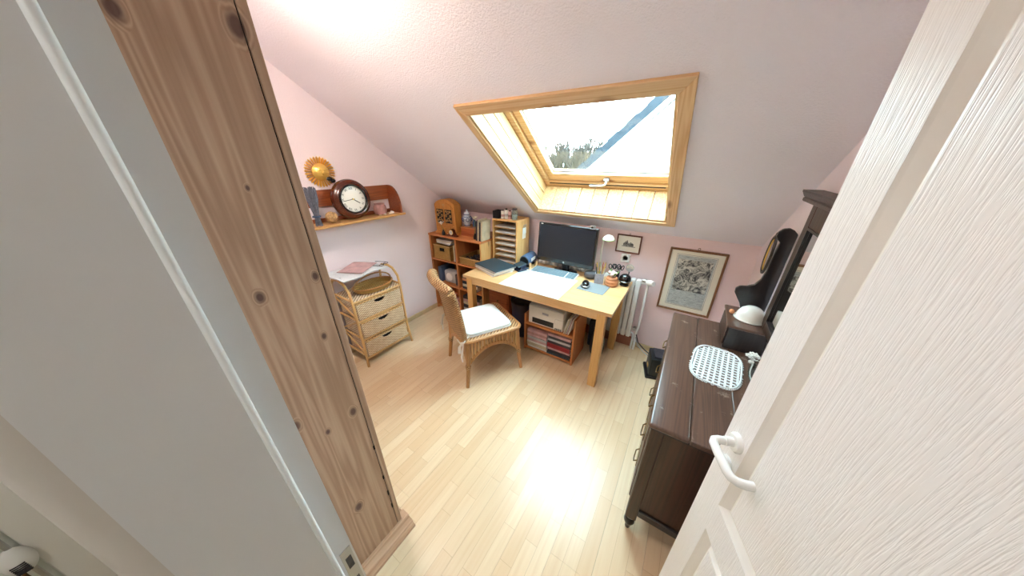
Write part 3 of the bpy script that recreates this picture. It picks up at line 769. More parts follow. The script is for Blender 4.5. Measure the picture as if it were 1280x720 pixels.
def basket(name, label, x0, x1, y0, y1, z0, h, mat='basket_yellow', hole=True):
    b_ = thing(name, label, 'basket', ((x0 + x1) / 2, (y0 + y1) / 2, z0))
    hx, hy = (x1 - x0) / 2, (y1 - y0) / 2; w = .007
    k = B().box(-hx, hx, -hy, hy, 0, w).box(-hx, -hx + w, -hy, hy, w, h).box(hx - w, hx, -hy, hy, w, h).box(-hx, hx, hy - w, hy, w, h)
    if hole:
        k.box(-hx, -.04, -hy, -hy + w, w, h).box(.04, hx, -hy, -hy + w, w, h).box(-.04, .04, -hy, -hy + w, w, h * .58).box(-.04, .04, -hy, -hy + w, h * .84, h)
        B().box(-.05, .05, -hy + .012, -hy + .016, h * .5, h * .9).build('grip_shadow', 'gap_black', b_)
    else: k.box(-hx, hx, -hy, -hy + w, w, h)
    k.build('body', mat, b_)
    B().tube([(-hx, -hy, h), (hx, -hy, h), (hx, hy, h), (-hx, hy, h)], .006, 6, closed=True).build('rim', 'rattan', b_, smooth=True)
    return b_
basket('wicker_basket', 'yellow wicker basket with grip hole in top left compartment of shelf unit', -2.462, -2.20, 2.14, 2.46, .669, .165)
for k in range(4):
    o = B().box(-.115, .115, -.10, .10, 0, .012).build('paper_pad', ['paper_grey', 'paper', 'card_cream', 'paper_grey'][k], bev=.001)
    at(o, (-2.335, 2.28, .8415 + k * .0125), .06 * (k - 1.5)); tag(o, ['lowest grey', 'white', 'cream', 'topmost grey'][k] + ' paper pad of the pile on the yellow wicker basket', 'paper pad', 'paper pads on the basket')
for k, c in enumerate(['card_cream', 'card_blue']):
    book('standing_book', ['cream standing book', 'blue standing book'][k] + ' between wicker basket and divider of shelf unit', 'book', -2.175 + k * .025, -2.153 + k * .025, 2.16, 2.34, .669, .855 - k * .03, c)
bt = basket('open_basket', 'low straw tray basket full of dark cables in shelf unit', -2.075, -1.785, 2.15, 2.46, .669, .075, hole=False)
for k in range(5):
    c = B(); r_ = .035 + .012 * random.random()
    c.tube([(r_ * (1 + .15 * math.sin(5 * t)) * math.cos(t), r_ * .9 * math.sin(t), .02 * math.sin(2 * t + k)) for t in [2 * PI * i / 26 for i in range(26)]], .006, 6, closed=True)
    c.tube([(r_ * .8 * math.cos(t), r_ * .7 * math.sin(t), .012 + .015 * math.sin(3 * t + k)) for t in [2 * PI * i / 22 for i in range(22)]], .006, 6, closed=True)
    o = c.build('cable_coil', 'black_plastic' if k % 2 else 'card_dark', smooth=True); at(o, (-2.012 + k * .040, 2.225 + .10 * (k % 2), .706 + .026 * (k // 2)), k)
    tag(o, 'coil of dark cable lying in the low straw tray basket', 'cable', 'cables in the straw tray')
# middle row
rd = thing('grey_radio', 'small grey white rounded radio with dial in middle compartment of shelf unit', 'radio', (-2.30, 2.24, .363))
B().box(-.09, .09, -.05, .05, 0, .15).build('case', 'paper_grey', rd, bev=.02, seg=3, smooth=True)
B().lathe([(.05, 0), (.048, .008), (.001, .009)], 20, M=T(0, -.05, .08) @ RX(PI / 2)).build('dial', 'white_plastic', rd, smooth=True)
bxb = B().box(-2.19, -2.13, 2.17, 2.40, .363, .50).build('dark_box', 'card_dark', bev=.003); tag(bxb, 'narrow dark box standing right of grey radio in shelf unit', 'box')
bxb = B().box(-2.465, -2.41, 2.17, 2.40, .363, .55).build('dark_box', 'card_blue', bev=.003); tag(bxb, 'blue grey file box standing left of grey radio in shelf unit', 'box')
for k in range(5):
    book('stacked_book', ['dark lowest book', 'cream book', 'dark middle book', 'orange book', 'black topmost book'][k] + ' in the flat pile right of grey radio', 'book', -2.06, -1.84, 2.15, 2.37, .363 + k * .034, .395 + k * .034, ['card_dark', 'card_cream', 'card_dark', 'terracotta', 'black_plastic'][k], 'books stacked in middle compartment', 'Z', .05 * (k % 3 - 1))
# bottom row
for k in range(6):
    book('stacked_book', ['blue lowest book', 'grey book', 'dark book', 'cream book', 'pink book', 'dark topmost book'][k] + ' in the pile beside the lattice crate', 'book', -2.07, -1.83, 2.15, 2.38, .048 + k * .038, .084 + k * .038, ['card_blue', 'paper_grey', 'card_dark', 'card_cream', 'card_pink', 'card_dark'][k], 'books stacked in bottom compartment', 'Z', .06 * (k % 3 - 1))
cr = thing('lattice_crate', 'reddish crate with crossed lattice front in bottom compartment', 'crate', (-2.30, 2.30, .048))
B().box(-.17, .17, -.13, -.12, 0, .02).box(-.17, .17, -.13, -.12, .20, .22).box(-.17, -.15, -.13, -.12, .02, .20).box(.15, .17, -.13, -.12, .02, .20).box(-.17, -.16, -.12, .13, 0, .22).box(.16, .17, -.12, .13, 0, .22).box(-.16, .16, .12, .13, 0, .22).box(-.16, .16, -.12, .12, 0, .01).build('frame', 'red_wood', cr)
for k in range(5):
    for s in (-1, 1):
        xx = -.12 + k * .06
        B().tube([(xx - s * .05, -.131 - .003 * s, .015), (xx + s * .05, -.131 - .003 * s, .205)], .006, 6).build('lattice_bar', 'card_pink', cr)

# ---- on top of the shelf unit
oc = thing('carved_cabinet', 'small carved oak wall cabinet with arched top and pierced door on shelf unit', 'cabinet', (-2.30, 2.255, HT))
w = .152
def arch(w, z0, zs_, zp_): 
    return [(-w, z0), (w, z0), (w, zs_)] + [(w * math.cos(t), zs_ + (zp_ - zs_) * (math.sin(t) ** 1.6)) for t in [PI * i / 14 for i in range(1, 14)]] + [(-w, zs_)]
B().prism(arch(w, 0, .315, .375), -.045, .055, 'Y').build('body', 'carved_oak', oc, bev=.003)
B().box(-w - .008, w + .008, -.055, .06, 0, .022).build('base_moulding', 'carved_oak', oc, bev=.004)
dd = B().prism(arch(w - .022, .10, .285, .345), -.053, -.0455, 'Y').build('door', 'carved_oak', oc, bev=.002)
for s in (-1, 1):
    B().box(s * .062 - .05, s * .062 + .05, -.0545, -.0535, .125, .27).build('pierced_panel', 'gap_black', dd)
    fw = B()
    for (fx, fz, fr_, a0) in [(0, .235, .020, .5), (0, .17, .022, 3.4), (-.028, .205, .016, 1), (.028, .205, .016, 4), (-.03, .15, .013, 2), (.03, .15, .013, 5), (-.03, .25, .012, 0), (.03, .25, .012, 2.5)]:
        pts = [(s * .062 + fx + fr_ * (1 - t / 9) * math.cos(a0 + t), -.056, fz + fr_ * (1 - t / 9) * math.sin(a0 + t)) for t in [i * .45 for i in range(15)]]
        fw.tube(pts, .0046, 5)
    fw.build('fretwork', 'shelf_board', dd, smooth=True)
B().box(-.006, .006, -.0575, -.0535, .12, .28).build('stile', 'carved_oak', dd)
hp = [(.016 * math.sin(t) ** 3 * 1.2, .315 + .0012 * (13 * math.cos(t) - 5 * math.cos(2 * t) - 2 * math.cos(3 * t) - math.cos(4 * t))) for t in [2 * PI * i / 24 for i in range(24)]]
B().prism(hp, -.058, -.0535, 'Y').build('heart', 'shelf_board', dd)
dw_ = B().box(-w + .025, w - .025, -.055, -.0455, .03, .088).build('drawer', 'carved_oak', oc, bev=.003)
B().ball((0, -.062, .06), .008, 10, 8).build('knob', 'brass', dw_, smooth=True)
# small clock
sc = thing('mantel_clock', 'tiny dark wood mantel clock with white dial before carved cabinet', 'clock', (-2.165, 2.165, HT))
B().prism([(-.075, 0), (.075, 0), (.075, .012), (.05, .018), (.032, .05), (.026, .07), (0, .082), (-.026, .07), (-.032, .05), (-.05, .018), (-.075, .012)], -.018, .018, 'Y').build('case', 'clock_wood', sc, bev=.002)
B().lathe([(.027, 0), (.027, .004), (.022, .005), (.001, .005)], 20, M=T(0, -.0185, .045) @ RX(PI / 2)).build('dial', 'porcelain', sc, smooth=True)
B().tube([(.0255 * math.cos(t), -.021, .045 + .0255 * math.sin(t)) for t in [2 * PI * i / 18 for i in range(18)]], .003, 6, closed=True).build('bezel', 'brass', sc, smooth=True)
B().box(-.001, .001, -.0245, -.0237, .045, .062).box(-.001, .012, -.0245, -.0237, .044, .046).build('hands', 'black_plastic', sc)
def flower_vase(label, loc, h, petals, pm, lean=0):
    v = thing('bud_vase', label, 'vase', loc)
    B().lathe([(.016, 0), (.02, .01), (.018, .035), (.008, .05), (.009, .06), (.007, .06), (.006, .045), (.001, .04)], 16).build('vase', 'dresser_black', v, smooth=True)
    B().tube([(0, 0, .045), (lean * .3, 0, h * .6), (lean, 0, h)], .0022, 6).build('stem', 'green_leaf', v, smooth=True)
    for k in range(petals):
        t = 2 * PI * k / petals
        Mx = T(lean, 0, h) @ RZ(t) @ RY(-.9)
        B().add([(0, 0, 0), (.02, -.012, .004), (.04, -.010, .0), (.052, 0, -.004), (.04, .010, .0), (.02, .012, .004), (.022, 0, -.003)], [(0, 1, 6), (1, 2, 6), (2, 3, 6), (3, 4, 6), (4, 5, 6), (5, 0, 6)], Mx).build('petal', pm, v, smooth=True)
flower_vase('white flower in a tiny vase before carved cabinet', (-2.285, 2.15, HT), .11, 5, 'porcelain', -.02)
wb_ = thing('wooden_box', 'low reddish wooden box on shelf unit carrying the blue jar', 'box', (-1.985, 2.33, HT))
B().box(-.132, .132, -.08, .08, 0, .085).build('body', 'red_wood', wb_, bev=.003)
B().box(-.137, .137, -.085, .085, .085, .097).build('lid', 'shelf_pine', wb_, bev=.003)
dj = thing('delft_jar', 'blue and white lidded porcelain jar on low wooden box', 'jar', (-2.068, 2.31, HT + .097))
B().lathe([(.03, 0), (.034, .006), (.032, .02), (.046, .05), (.052, .078), (.044, .105), (.03, .118), (.03, .124), (.001, .124)], 26).build('body', 'delft', dj, smooth=True)
B().lathe([(.033, .1245), (.034, .130), (.026, .145), (.010, .155), (.008, .162), (.012, .170), (.001, .178)], 22).build('lid', 'delft', dj, smooth=True)
for k in range(6):
    t = 2 * PI * k / 6 + .3
    B().tube([(.0525 * math.cos(t) + .016 * math.sin(u) * -math.sin(t), .0525 * math.sin(t) + .016 * math.sin(u) * math.cos(t), .075 + .018 * math.cos(u)) for u in [i * .52 for i in range(12)]], .0035, 5, closed=True).build('blue_motif', 'delft_blue', dj, smooth=True)
for z, r_ in ((.012, .0345), (.104, .0452), (.128, .0345)):
    B().tube([(r_ * math.cos(t), r_ * math.sin(t), z) for t in [2 * PI * i / 24 for i in range(24)]], .003, 5, closed=True).build('blue_band', 'delft_blue', dj, smooth=True)
for k in range(2):
    o = B().lathe([(.017, 0), (.02, .01), (.018, .05), (.01, .068), (.011, .076), (.008, .076), (.001, .07)], 14).build('small_bottle', ['card_blue', 'clock_wood'][k], smooth=True)
    at(o, (-1.985 + k * .05, 2.33, HT + .097)); tag(o, ['little grey blue bottle', 'little dark brown bottle'][k] + ' beside the porcelain jar on wooden box', 'bottle')
flower_vase('white lily in a thin dark vase before low wooden box', (-1.875, 2.20, HT), .20, 6, 'cream_petal', .012)
for k, (c, h_) in enumerate([('card_dark', .20), ('card_cream', .215), ('card_dark', .19), ('card_cream', .205)]):
    bo = book('standing_book', ['dark slim book', 'cream slim book', 'black slim book', 'pale slim book'][k] + ' leaning at the end of shelf unit top', 'book', -1.835 + k * .021, -1.817 + k * .021, 2.16, 2.30, HT, HT + h_, c)
    bo.rotation_euler = (0, math.radians(4), 0); bo.location.z += .001

# ================================================================== DESK
DX0, DX1, DY0, DY1, DZ = -1.735, -.322, 1.822, 2.515, .722
dk = thing('desk', 'light pine desk with square legs under the roof window', 'desk', ((DX0 + DX1) / 2, (DY0 + DY1) / 2, 0))
npk = 7
for k in range(npk):
    a = DY0 + (DY1 - DY0) * k / npk; c = DY0 + (DY1 - DY0) * (k + 1) / npk
    B().box(DX0, DX1, a + (.0003 if k else 0), c - .0003, DZ - .028, DZ).build('top_board', 'desk_top', dk, world=True)
lg = .066
for (lx, ly) in ((DX0 + .03, DY0 + .012), (DX1 - .045 - lg, DY0 + .012), (DX0 + .03, DY1 - .02 - lg), (DX1 - .045 - lg, DY1 - .02 - lg)):
    B().box(lx, lx + lg, ly, ly + lg, 0, DZ - .028).build('leg', 'desk_leg', dk, world=True, bev=.004)
B().box(DX0 + .096, DX1 - .111, DY0 + .014, DY0 + .036, DZ - .085, DZ - .028).build('apron', 'desk_top', dk, world=True)
B().box(DX0 + .096, DX1 - .111, DY1 - .045, DY1 - .022, DZ - .085, DZ - .028).build('apron', 'desk_top', dk, world=True)
for xx in (DX0 + .045, DX1 - .085): B().box(xx, xx + .022, DY0 + .078, DY1 - .086, DZ - .085, DZ - .028).build('apron', 'desk_top', dk, world=True)
DZ += .0005
# desk pad
o = B().box(-.285, .285, -.22, .22, 0, .003).build('desk_pad', 'deskpad', bev=.001); at(o, (-1.03, 2.045, DZ), .0); tag(o, 'large white desk pad lying before the keyboard', 'desk pad')
# monitor
mn = thing('monitor', 'black flat screen monitor standing on the desk', 'monitor', (-.945, 2.40, DZ), math.radians(-1))
MT = T(0, -.02, .085) @ RX(math.radians(-4))
B().box(-.29, .29, 0, .035, 0, .372, MT).build('housing', 'black_gloss', mn, bev=.004)
B().box(-.272, .272, -.0008, .002, .038, .352, MT).build('screen', 'screen', mn)
B().box(-.035, .035, .035, .065, .012, .17).build('neck', 'black_plastic', mn, bev=.006)
B().lathe([(.115, 0), (.115, .006), (.10, .012), (.03, .018), (.001, .018)], 28, M=T(0, .052, 0) @ Matrix.Diagonal((1.05, .47, 1, 1))).build('base', 'black_gloss', mn, smooth=True)
B().lathe([(.009, 0), (.009, .0012), (.001, .0012)], 16, M=MT @ T(0, 0, .019) @ RX(PI / 2)).build('logo', 'steel', mn)
B().box(-.265, -.245, -.0006, .001, .357, .364, MT).build('sticker', 'paper', mn)
wbm = thing('webcam', 'small silver webcam clipped on top corner of monitor', 'webcam', (-.70, 2.372, DZ + .458))
B().box(-.022, .022, -.012, .014, 0, .030).build('body', 'steel', wbm, bev=.005, seg=2, smooth=True)
B().cyl((0, -.011, .015), (0, -.017, .015), .009).build('lens', 'black_gloss', wbm, smooth=True)
# keyboard
kb = thing('keyboard', 'silver keyboard with grey blue keys below the monitor', 'keyboard', (-1.005, 2.312, DZ), math.radians(1))
B().prism([(-.075, 0), (.066, 0), (.066, .020), (-.075, .010)], -.225, .225, 'X').build('case', 'white_plastic', kb, bev=.002)
for r_ in range(5):
    nk = 15
    for c in range(nk):
        if r_ == 0 and 4 <= c <= 9:
            if c > 4: continue
            w0, w1 = c, 10
        else: w0, w1 = c, c + 1
        xa = -.215 + w0 * .0287 + (.008 if w0 > 11 else 0); xb = -.215 + w1 * .0287 - .004 + (.008 if w0 > 11 else 0)
        yk = -.066 + r_ * .027; zk = .011 + (yk + .075) / .15 * .010
        B().box(xa, xb, yk, yk + .022, zk - .001, zk + .006).build('key', 'key_grey', kb)
# mouse + pad
o = B().box(-.115, .115, -.10, .10, 0, .003).build('mouse_pad', 'mousepad_grey', bev=.001); at(o, (-.58, 2.195, DZ), math.radians(-3)); tag(o, 'grey mouse pad on right part of the desk', 'mouse pad')
mo_ = thing('computer_mouse', 'black and silver computer mouse on grey mouse pad', 'mouse', (-.648, 2.185, DZ + .0035), math.radians(15))
B().ball((0, 0, .006), 1, 18, 12, (.031, .054, .026)).build('body', 'black_gloss', mo_, smooth=True)
B().tube([(.033 * math.cos(t), .056 * math.sin(t), .008) for t in [2 * PI * i / 24 for i in range(24)]], .0045, 6, closed=True).build('side_band', 'steel', mo_, smooth=True)
B().cyl((-.004, .026, .027), (.004, .026, .027), .007).build('wheel', 'steel', mo_, smooth=True)
for o_ in mo_.children: o_.data.transform(T(0, 0, .0195) if o_.name.startswith('body') else T(0, 0, 0))
for o_ in mo_.children:
    if not o_.name.startswith('body'): o_.data.transform(T(0, 0, .008))
# folders + laptop pile
pile = [('paper_stack', 'white loose sheets at the bottom of the folder pile on desk', 'paper', 'paper', .16, .115, .012), ('ring_binder', 'grey white binder in the folder pile on desk', 'binder', 'paper_grey', .165, .125, .022), ('laptop', 'closed dark blue laptop on top of the folder pile on desk', 'laptop', 'card_teal', .17, .128, .020)]
z = DZ
for k, (nm, lb, ct, mt, hx, hy, h) in enumerate(pile):
    t = thing(nm, lb, ct, (-1.555 + .004 * k, 2.085 + .006 * k, z), math.radians(-20 + 2 * k))
    if k == 0:
        for i in range(4): B().box(-hx, hx, -hy, hy, i * .003, i * .003 + .0029, RZ(.02 * (i - 2))).build('sheet', 'paper', t)
    elif k == 1:
        B().box(-hx, hx, -hy, hy, 0, .003).box(-hx, hx, -hy, hy, h - .003, h).box(-hx, -hx + .003, -hy, hy, .003, h - .003).build('cover', mt, t)
        B().box(-hx + .006, hx - .005, -hy + .004, hy - .004, .003, h - .003).build('pages', 'paper', t)
    else:
        B().box(-hx, hx, -hy, hy, 0, .009).build('base', 'paper_grey', t, bev=.003)
        B().box(-hx, hx, -hy, hy, .010, h).build('lid', mt, t, bev=.003)
    z += h + .0005
# hole punch
hp_ = thing('hole_punch', 'blue black metal hole punch left of the keyboard', 'hole punch', (-1.335, 2.222, DZ), math.radians(-25))
B().box(-.055, .055, -.05, .05, 0, .016).build('base', 'navy', hp_, bev=.004)
B().prism([(-.045, .04), (.05, .062), (.05, .072), (-.045, .054)], -.048, .048, 'X').build('lever', 'card_teal', hp_, bev=.003)
for s in (-1, 1): B().cyl((s * .035, .01, .016), (s * .035, .01, .058), .008).build('punch', 'steel', hp_, smooth=True)
for s in (-1, 1): B().box(s * .045 - .004, s * .045 + .004, -.02, .045, .016, .06).build('bracket', 'navy', hp_)
es = B().box(-.02, .02, -.012, .012, 0, .010).build('eraser', 'card_blue', bev=.003); at(es, (-1.265, 2.262, DZ + .004), .4); es.location.z = DZ; es.location.y = 2.285; es.location.x = -1.29; tag(es, 'small blue grey eraser beside the hole punch', 'eraser')
# wooden pegs
for k in range(2):
    c = thing('wooden_peg', 'small pale wooden candle peg standing behind the hole punch', 'peg', (-1.262 + k * .025, 2.30 + k * .09, DZ), group='two wooden pegs')
    B().lathe([(.018, 0), (.018, .006), (.010, .012), (.010, .055), (.008, .062), (.001, .064)], 14).build('body', 'pine_trim', c, smooth=True)
# speaker cylinder
sp = thing('tube_speaker', 'dark blue tube shaped speaker lying beside the letter tray tower', 'speaker', (-1.338, 2.40, DZ), math.radians(4))
B().lathe([(.05, -.10), (.056, -.09), (.056, .09), (.05, .10), (.001, .10)], 26, M=T(0, 0, .068) @ RX(PI / 2)).build('body', 'card_blue', sp, smooth=True)
B().lathe([(.046, .1005), (.044, .104), (.001, .100)], 26, M=T(0, 0, .068) @ RX(PI / 2)).build('grille', 'black_plastic', sp, smooth=True)
B().box(-.045, .045, -.07, -.04, 0, .022).box(-.045, .045, .04, .07, 0, .022).build('foot', 'black_plastic', sp, bev=.003)
B().box(.040, .056, -.05, .05, .06, .09).build('label_plate', 'paper', sp)

# letter tray tower
tx0, tx1, ty0, ty1, tz1 = -1.71, -1.41, 2.285, 2.53, 1.185
tt = thing('letter_tray_tower', 'pine letter tray tower with stacked shelves at back of desk', 'tray tower', ((tx0 + tx1) / 2, (ty0 + ty1) / 2, DZ))
for xx in (tx0, tx1 - .016): B().box(xx, xx + .016, ty0, ty1, DZ, tz1 - .016).build('side', 'tower_pine', tt, world=True, bev=.002)
B().box(tx0, tx1, ty0, ty1, tz1 - .016, tz1).build('top', 'tower_pine', tt, world=True, bev=.002)
B().box(tx0 + .016, tx1 - .016, ty1 - .008, ty1, DZ, tz1 - .016).build('back', 'red_wood', tt, world=True)
for k in range(7):
    z = DZ + .012 + k * .060
    B().box(tx0 + .016, tx1 - .016, ty0 + .012, ty1 - .008, z, z + .006).build('shelf', 'shelf_board', tt, world=True)
    ordn = ['lowest', 'second lowest', 'third lowest', 'middle', 'third highest', 'second highest', 'topmost'][k]
    o = thing('paper_stack', 'thin pile of white paper on the ' + ordn + ' shelf of letter tray tower', 'paper', ((tx0 + tx1) / 2, 2.407, z + .0065), group='papers in the letter tray tower')
    for j in range(2 + k % 2):
        B().box(-.12, .12, -.105, .105, j * .0065, j * .0065 + .006, T(.004 * (j - 1), -.008 * j, 0) @ RZ(.02 * (j - 1))).build('sheet_pile', ['paper', 'paper_grey', 'paper'][(k + j) % 3], o)
# clips on the tower side
for k in range(2):
    c = thing('bulldog_clip', 'white metal clip hanging on side of the letter tray tower', 'clip', (tx1 + .0005, 2.40 + k * .035, 1.06), group='clips on the tower')
    B().box(0, .010, -.013, .013, -.02, .04).build('jaw', 'white_plastic', c, bev=.003)
    B().tube([(.006, -.010, .035), (.010, -.008, .07), (.010, .008, .07), (.006, .010, .035)], .002, 6).build('handle', 'steel', c, smooth=True)
    B().box(0, .004, -.012, .012, -.07, -.022).build('tag', 'paper', c)
# items on the tower
o = thing('black_box', 'small open black box on top of the letter tray tower', 'box', (-1.668, 2.335, tz1))
B().box(-.035, .035, -.045, .045, 0, .004).box(-.035, -.032, -.045, .045, .004, .075).box(.032, .035, -.045, .045, .004, .075).box(-.032, .032, -.045, -.042, .004, .075).box(-.032, .032, .042, .045, .004, .075).build('shell', 'black_plastic', o)
for k, (x_, h_) in enumerate([(-1.605, .088), (-1.568, .10), (-1.532, .085)]):
    c = thing('paint_tin', ['white tin with pink band', 'taller white tin', 'pale pinkish tin'][k] + ' standing on letter tray tower beside the black box', 'tin', (x_, 2.325 + .01 * k, tz1))
    B().lathe([(.0165, 0), (.017, .003), (.017, h_ * .8), (.013, h_ * .88), (.001, h_ * .88)], 16).build('body', ['paper', 'white_plastic', 'pink_petal'][k], c, smooth=True)
    B().lathe([(.012, h_ * .88), (.012, h_), (.001, h_)], 14).build('cap', ['card_dark', 'black_plastic', 'clock_wood'][k], c, smooth=True)
    B().lathe([(.0174, h_ * .25), (.0174, h_ * .5)], 16).build('band', ['card_pink', 'paper_grey', 'mauve_stone'][k], c, smooth=True)
c = thing('glass_jar', 'clear glass jar with dark lid on letter tray tower', 'jar', (-1.466, 2.33, tz1))
B().lathe([(.028, 0), (.030, .004), (.030, .085), (.024, .095), (.022, .095), (.027, .083), (.027, .006), (.001, .005)], 20).build('glass', 'plate_glass', c, smooth=True)
B().lathe([(.026, .0955), (.026, .112), (.001, .113)], 20).build('lid', 'card_dark', c, smooth=True)
B().lathe([(.0265, .007), (.0265, .05), (.001, .052)], 18).build('filling', 'paper_grey', c, smooth=True)

# right-hand desk clutter
c = thing('stone_bowl', 'dark grey stone lidded bowl right of the monitor base', 'bowl', (-.672, 2.405, DZ))
B().lathe([(.04, 0), (.055, .008), (.064, .03), (.06, .042), (.001, .042)], 26).build('bowl', 'stone_grey', c, smooth=True)
B().lathe([(.062, .0425), (.056, .055), (.03, .066), (.001, .068)], 26).build('lid', 'stone_grey', c, smooth=True)
pc = thing('pen_cup', 'grey square pen cup on the desk', 'pen cup', (-.578, 2.335, DZ), .25)
k = B().box(-.038, .038, -.038, .038, 0, .004)
for (a, b_, c_, d) in ((-.038, -.034, -.038, .038), (.034, .038, -.038, .038), (-.034, .034, -.038, -.034), (-.034, .034, .034, .038)): k.box(a, b_, c_, d, .004, .095)
k.build('cup', 'pot_grey', pc)
cols = ['yellow', 'red_paint', 'green_leaf', 'yellow', 'black_plastic', 'card_blue', 'yellow', 'shelf_board', 'paper']
for k in range(9):
    a = k * 2 * PI / 9; bx0 = Vector((.018 * math.cos(a), .018 * math.sin(a), .006)); tp = Vector((.042 * math.cos(a + .4), .042 * math.sin(a + .4), .145 + .035 * random.random()))
    # keep it inside the rim
    f = (.095 - .006) / (tp.z - .006); 
    p = thing('pencil', ['yellow pencil', 'red pencil', 'green pencil', 'yellow pencil', 'black pen', 'blue pen', 'yellow pencil', 'plain wooden pencil', 'white pen'][k] + ' standing in the grey pen cup', 'pencil', M=MTX[pc.name].copy(), group='yellow pencils in the cup' if cols[k] == 'yellow' else None)
    d = (tp - bx0).normalized()
    B().tube([bx0, tp], .0038, 6).build('shaft', cols[k], p)
    B().tube([tp + d * .0002, tp + d * .014], [.0036, .0005], 6).build('tip', 'shelf_board', p)
# terracotta beehive pot with flower
tp_ = thing('terracotta_pot', 'ribbed terracotta pot with pink blossom on the desk', 'pot', (-.468, 2.335, DZ))
B().lathe([(.045, 0), (.056, .008), (.058, .018), (.053, .028), (.056, .036), (.054, .048), (.047, .056), (.049, .064), (.046, .074), (.036, .082), (.032, .078), (.001, .075)], 26).build('pot', 'terracotta', tp_, smooth=True)
for k in range(9):
    t = 2 * PI * k / 9; rr = .024 if k % 2 else .012
    B().ball((rr * math.cos(t), rr * math.sin(t), .098 + .010 * (k % 3)), .017, 10, 8, (1, 1, .8)).build('blossom', 'pink_petal' if k % 3 else 'cream_petal', tp_, smooth=True)
for k in range(4):
    t = 2 * PI * k / 4 + 2.2
    B().add([(.01 * math.cos(t), .01 * math.sin(t), .08), (.045 * math.cos(t + .3), .045 * math.sin(t + .3), .115), (.058 * math.cos(t), .058 * math.sin(t), .135), (.045 * math.cos(t - .3), .045 * math.sin(t - .3), .115)], [(0, 1, 2, 3)]).build('leaf', 'green_leaf', tp_)
# black globe
bg_ = thing('black_globe', 'glossy black ball shaped tape holder at desk corner', 'tape holder', (-.372, 2.40, DZ))
B().lathe([(.034, 0), (.038, .006), (.034, .012)], 24).build('foot', 'black_plastic', bg_, smooth=True)
B().ball((0, 0, .055), .05, 24, 16).build('ball', 'black_gloss', bg_, smooth=True)
B().tube([(.0505 * math.cos(t), .0505 * math.sin(t), .045) for t in [2 * PI * i / 24 for i in range(24)]], .0025, 6, closed=True).build('band', 'steel', bg_, smooth=True)
# scissors stand
sst = thing('tool_cup', 'dark cup holding scissors behind terracotta pot', 'cup', (-.468, 2.452, DZ))
B().lathe([(.03, 0), (.032, .004), (.034, .085), (.031, .085), (.029, .006), (.001, .005)], 20).build('cup', 'card_dark', sst, smooth=True)
for k in range(3):
    sx = thing('scissors', ['black handled scissors leaning left', 'black handled scissors standing upright', 'black handled scissors leaning right'][k] + ' in the dark tool cup', 'scissors', M=MTX[sst.name] @ T((k - 1) * .016, (k % 2) * .012, .008) @ RY((k - 1) * .18) @ RZ(.4 * k))
    B().prism([(-.003, 0), (.002, 0), (.007, .09), (-.005, .09)], -.001, .001, 'Y').build('blade', 'steel', sx)
    for s in (-1, 1): B().tube([(s * .016 + .013 * math.cos(t), 0, .125 + .022 * math.sin(t)) for t in [2 * PI * i / 16 for i in range(16)]], .0042, 6, closed=True).build('grip', 'black_plastic', sx, smooth=True)
    B().tube([(0, 0, .088), (0, 0, .104)], .006, 6).build('pivot', 'steel', sx)
sl_ = thing('reading_magnifier', 'clear round magnifier standing beside the black ball', 'magnifier', (-.362, 2.480, DZ))
B().tube([(.032 * math.cos(t), 0, .135 + .032 * math.sin(t)) for t in [2 * PI * i / 22 for i in range(22)]], .003, 6, closed=True).build('ring', 'steel', sl_, smooth=True)
B().lathe([(.001, -.003), (.03, -.001), (.03, .001), (.001, .003)], 22, M=T(0, 0, .135) @ RX(PI / 2)).build('lens', 'plate_glass', sl_, smooth=True)
B().tube([(0, 0, .103), (0, 0, .006)], .005, 8).build('handle', 'black_plastic', sl_, smooth=True)
B().lathe([(.02, 0), (.02, .005), (.001, .006)], 16).build('foot', 'black_plastic', sl_, smooth=True)
# little white desk lamp behind the monitor
dl = thing('desk_lamp', 'small white desk lamp with curved arm beside the monitor', 'desk lamp', (-.592, 2.485, DZ))
B().lathe([(.022, 0), (.022, .010), (.012, .018), (.001, .018)], 20).build('base', 'lamp_off_white', dl, smooth=True)
B().tube([(0, 0, .015), (-.03, .005, .12), (-.04, .005, .25), (-.03, .0, .34), (.0, -.02, .385), (.022, -.035, .40)], .006, 8).build('arm', 'lamp_off_white', dl, smooth=True)
B().lathe([(.012, .044), (.03, .036), (.048, .016), (.05, 0), (.047, 0), (.028, .03), (.001, .036)], 24, M=T(.022, -.04, .365)).build('lamp_shade', 'lamp_off_white', dl, smooth=True)
B().tube([(.022 + .0505 * math.cos(t), -.04 + .0505 * math.sin(t), .367) for t in [2 * PI * i / 24 for i in range(24)]], .003, 6, closed=True).build('rim', 'green_leaf', dl, smooth=True)
B().ball((.022, -.04, .362), .018, 12, 8).build('bulb', 'porcelain', dl, smooth=True)

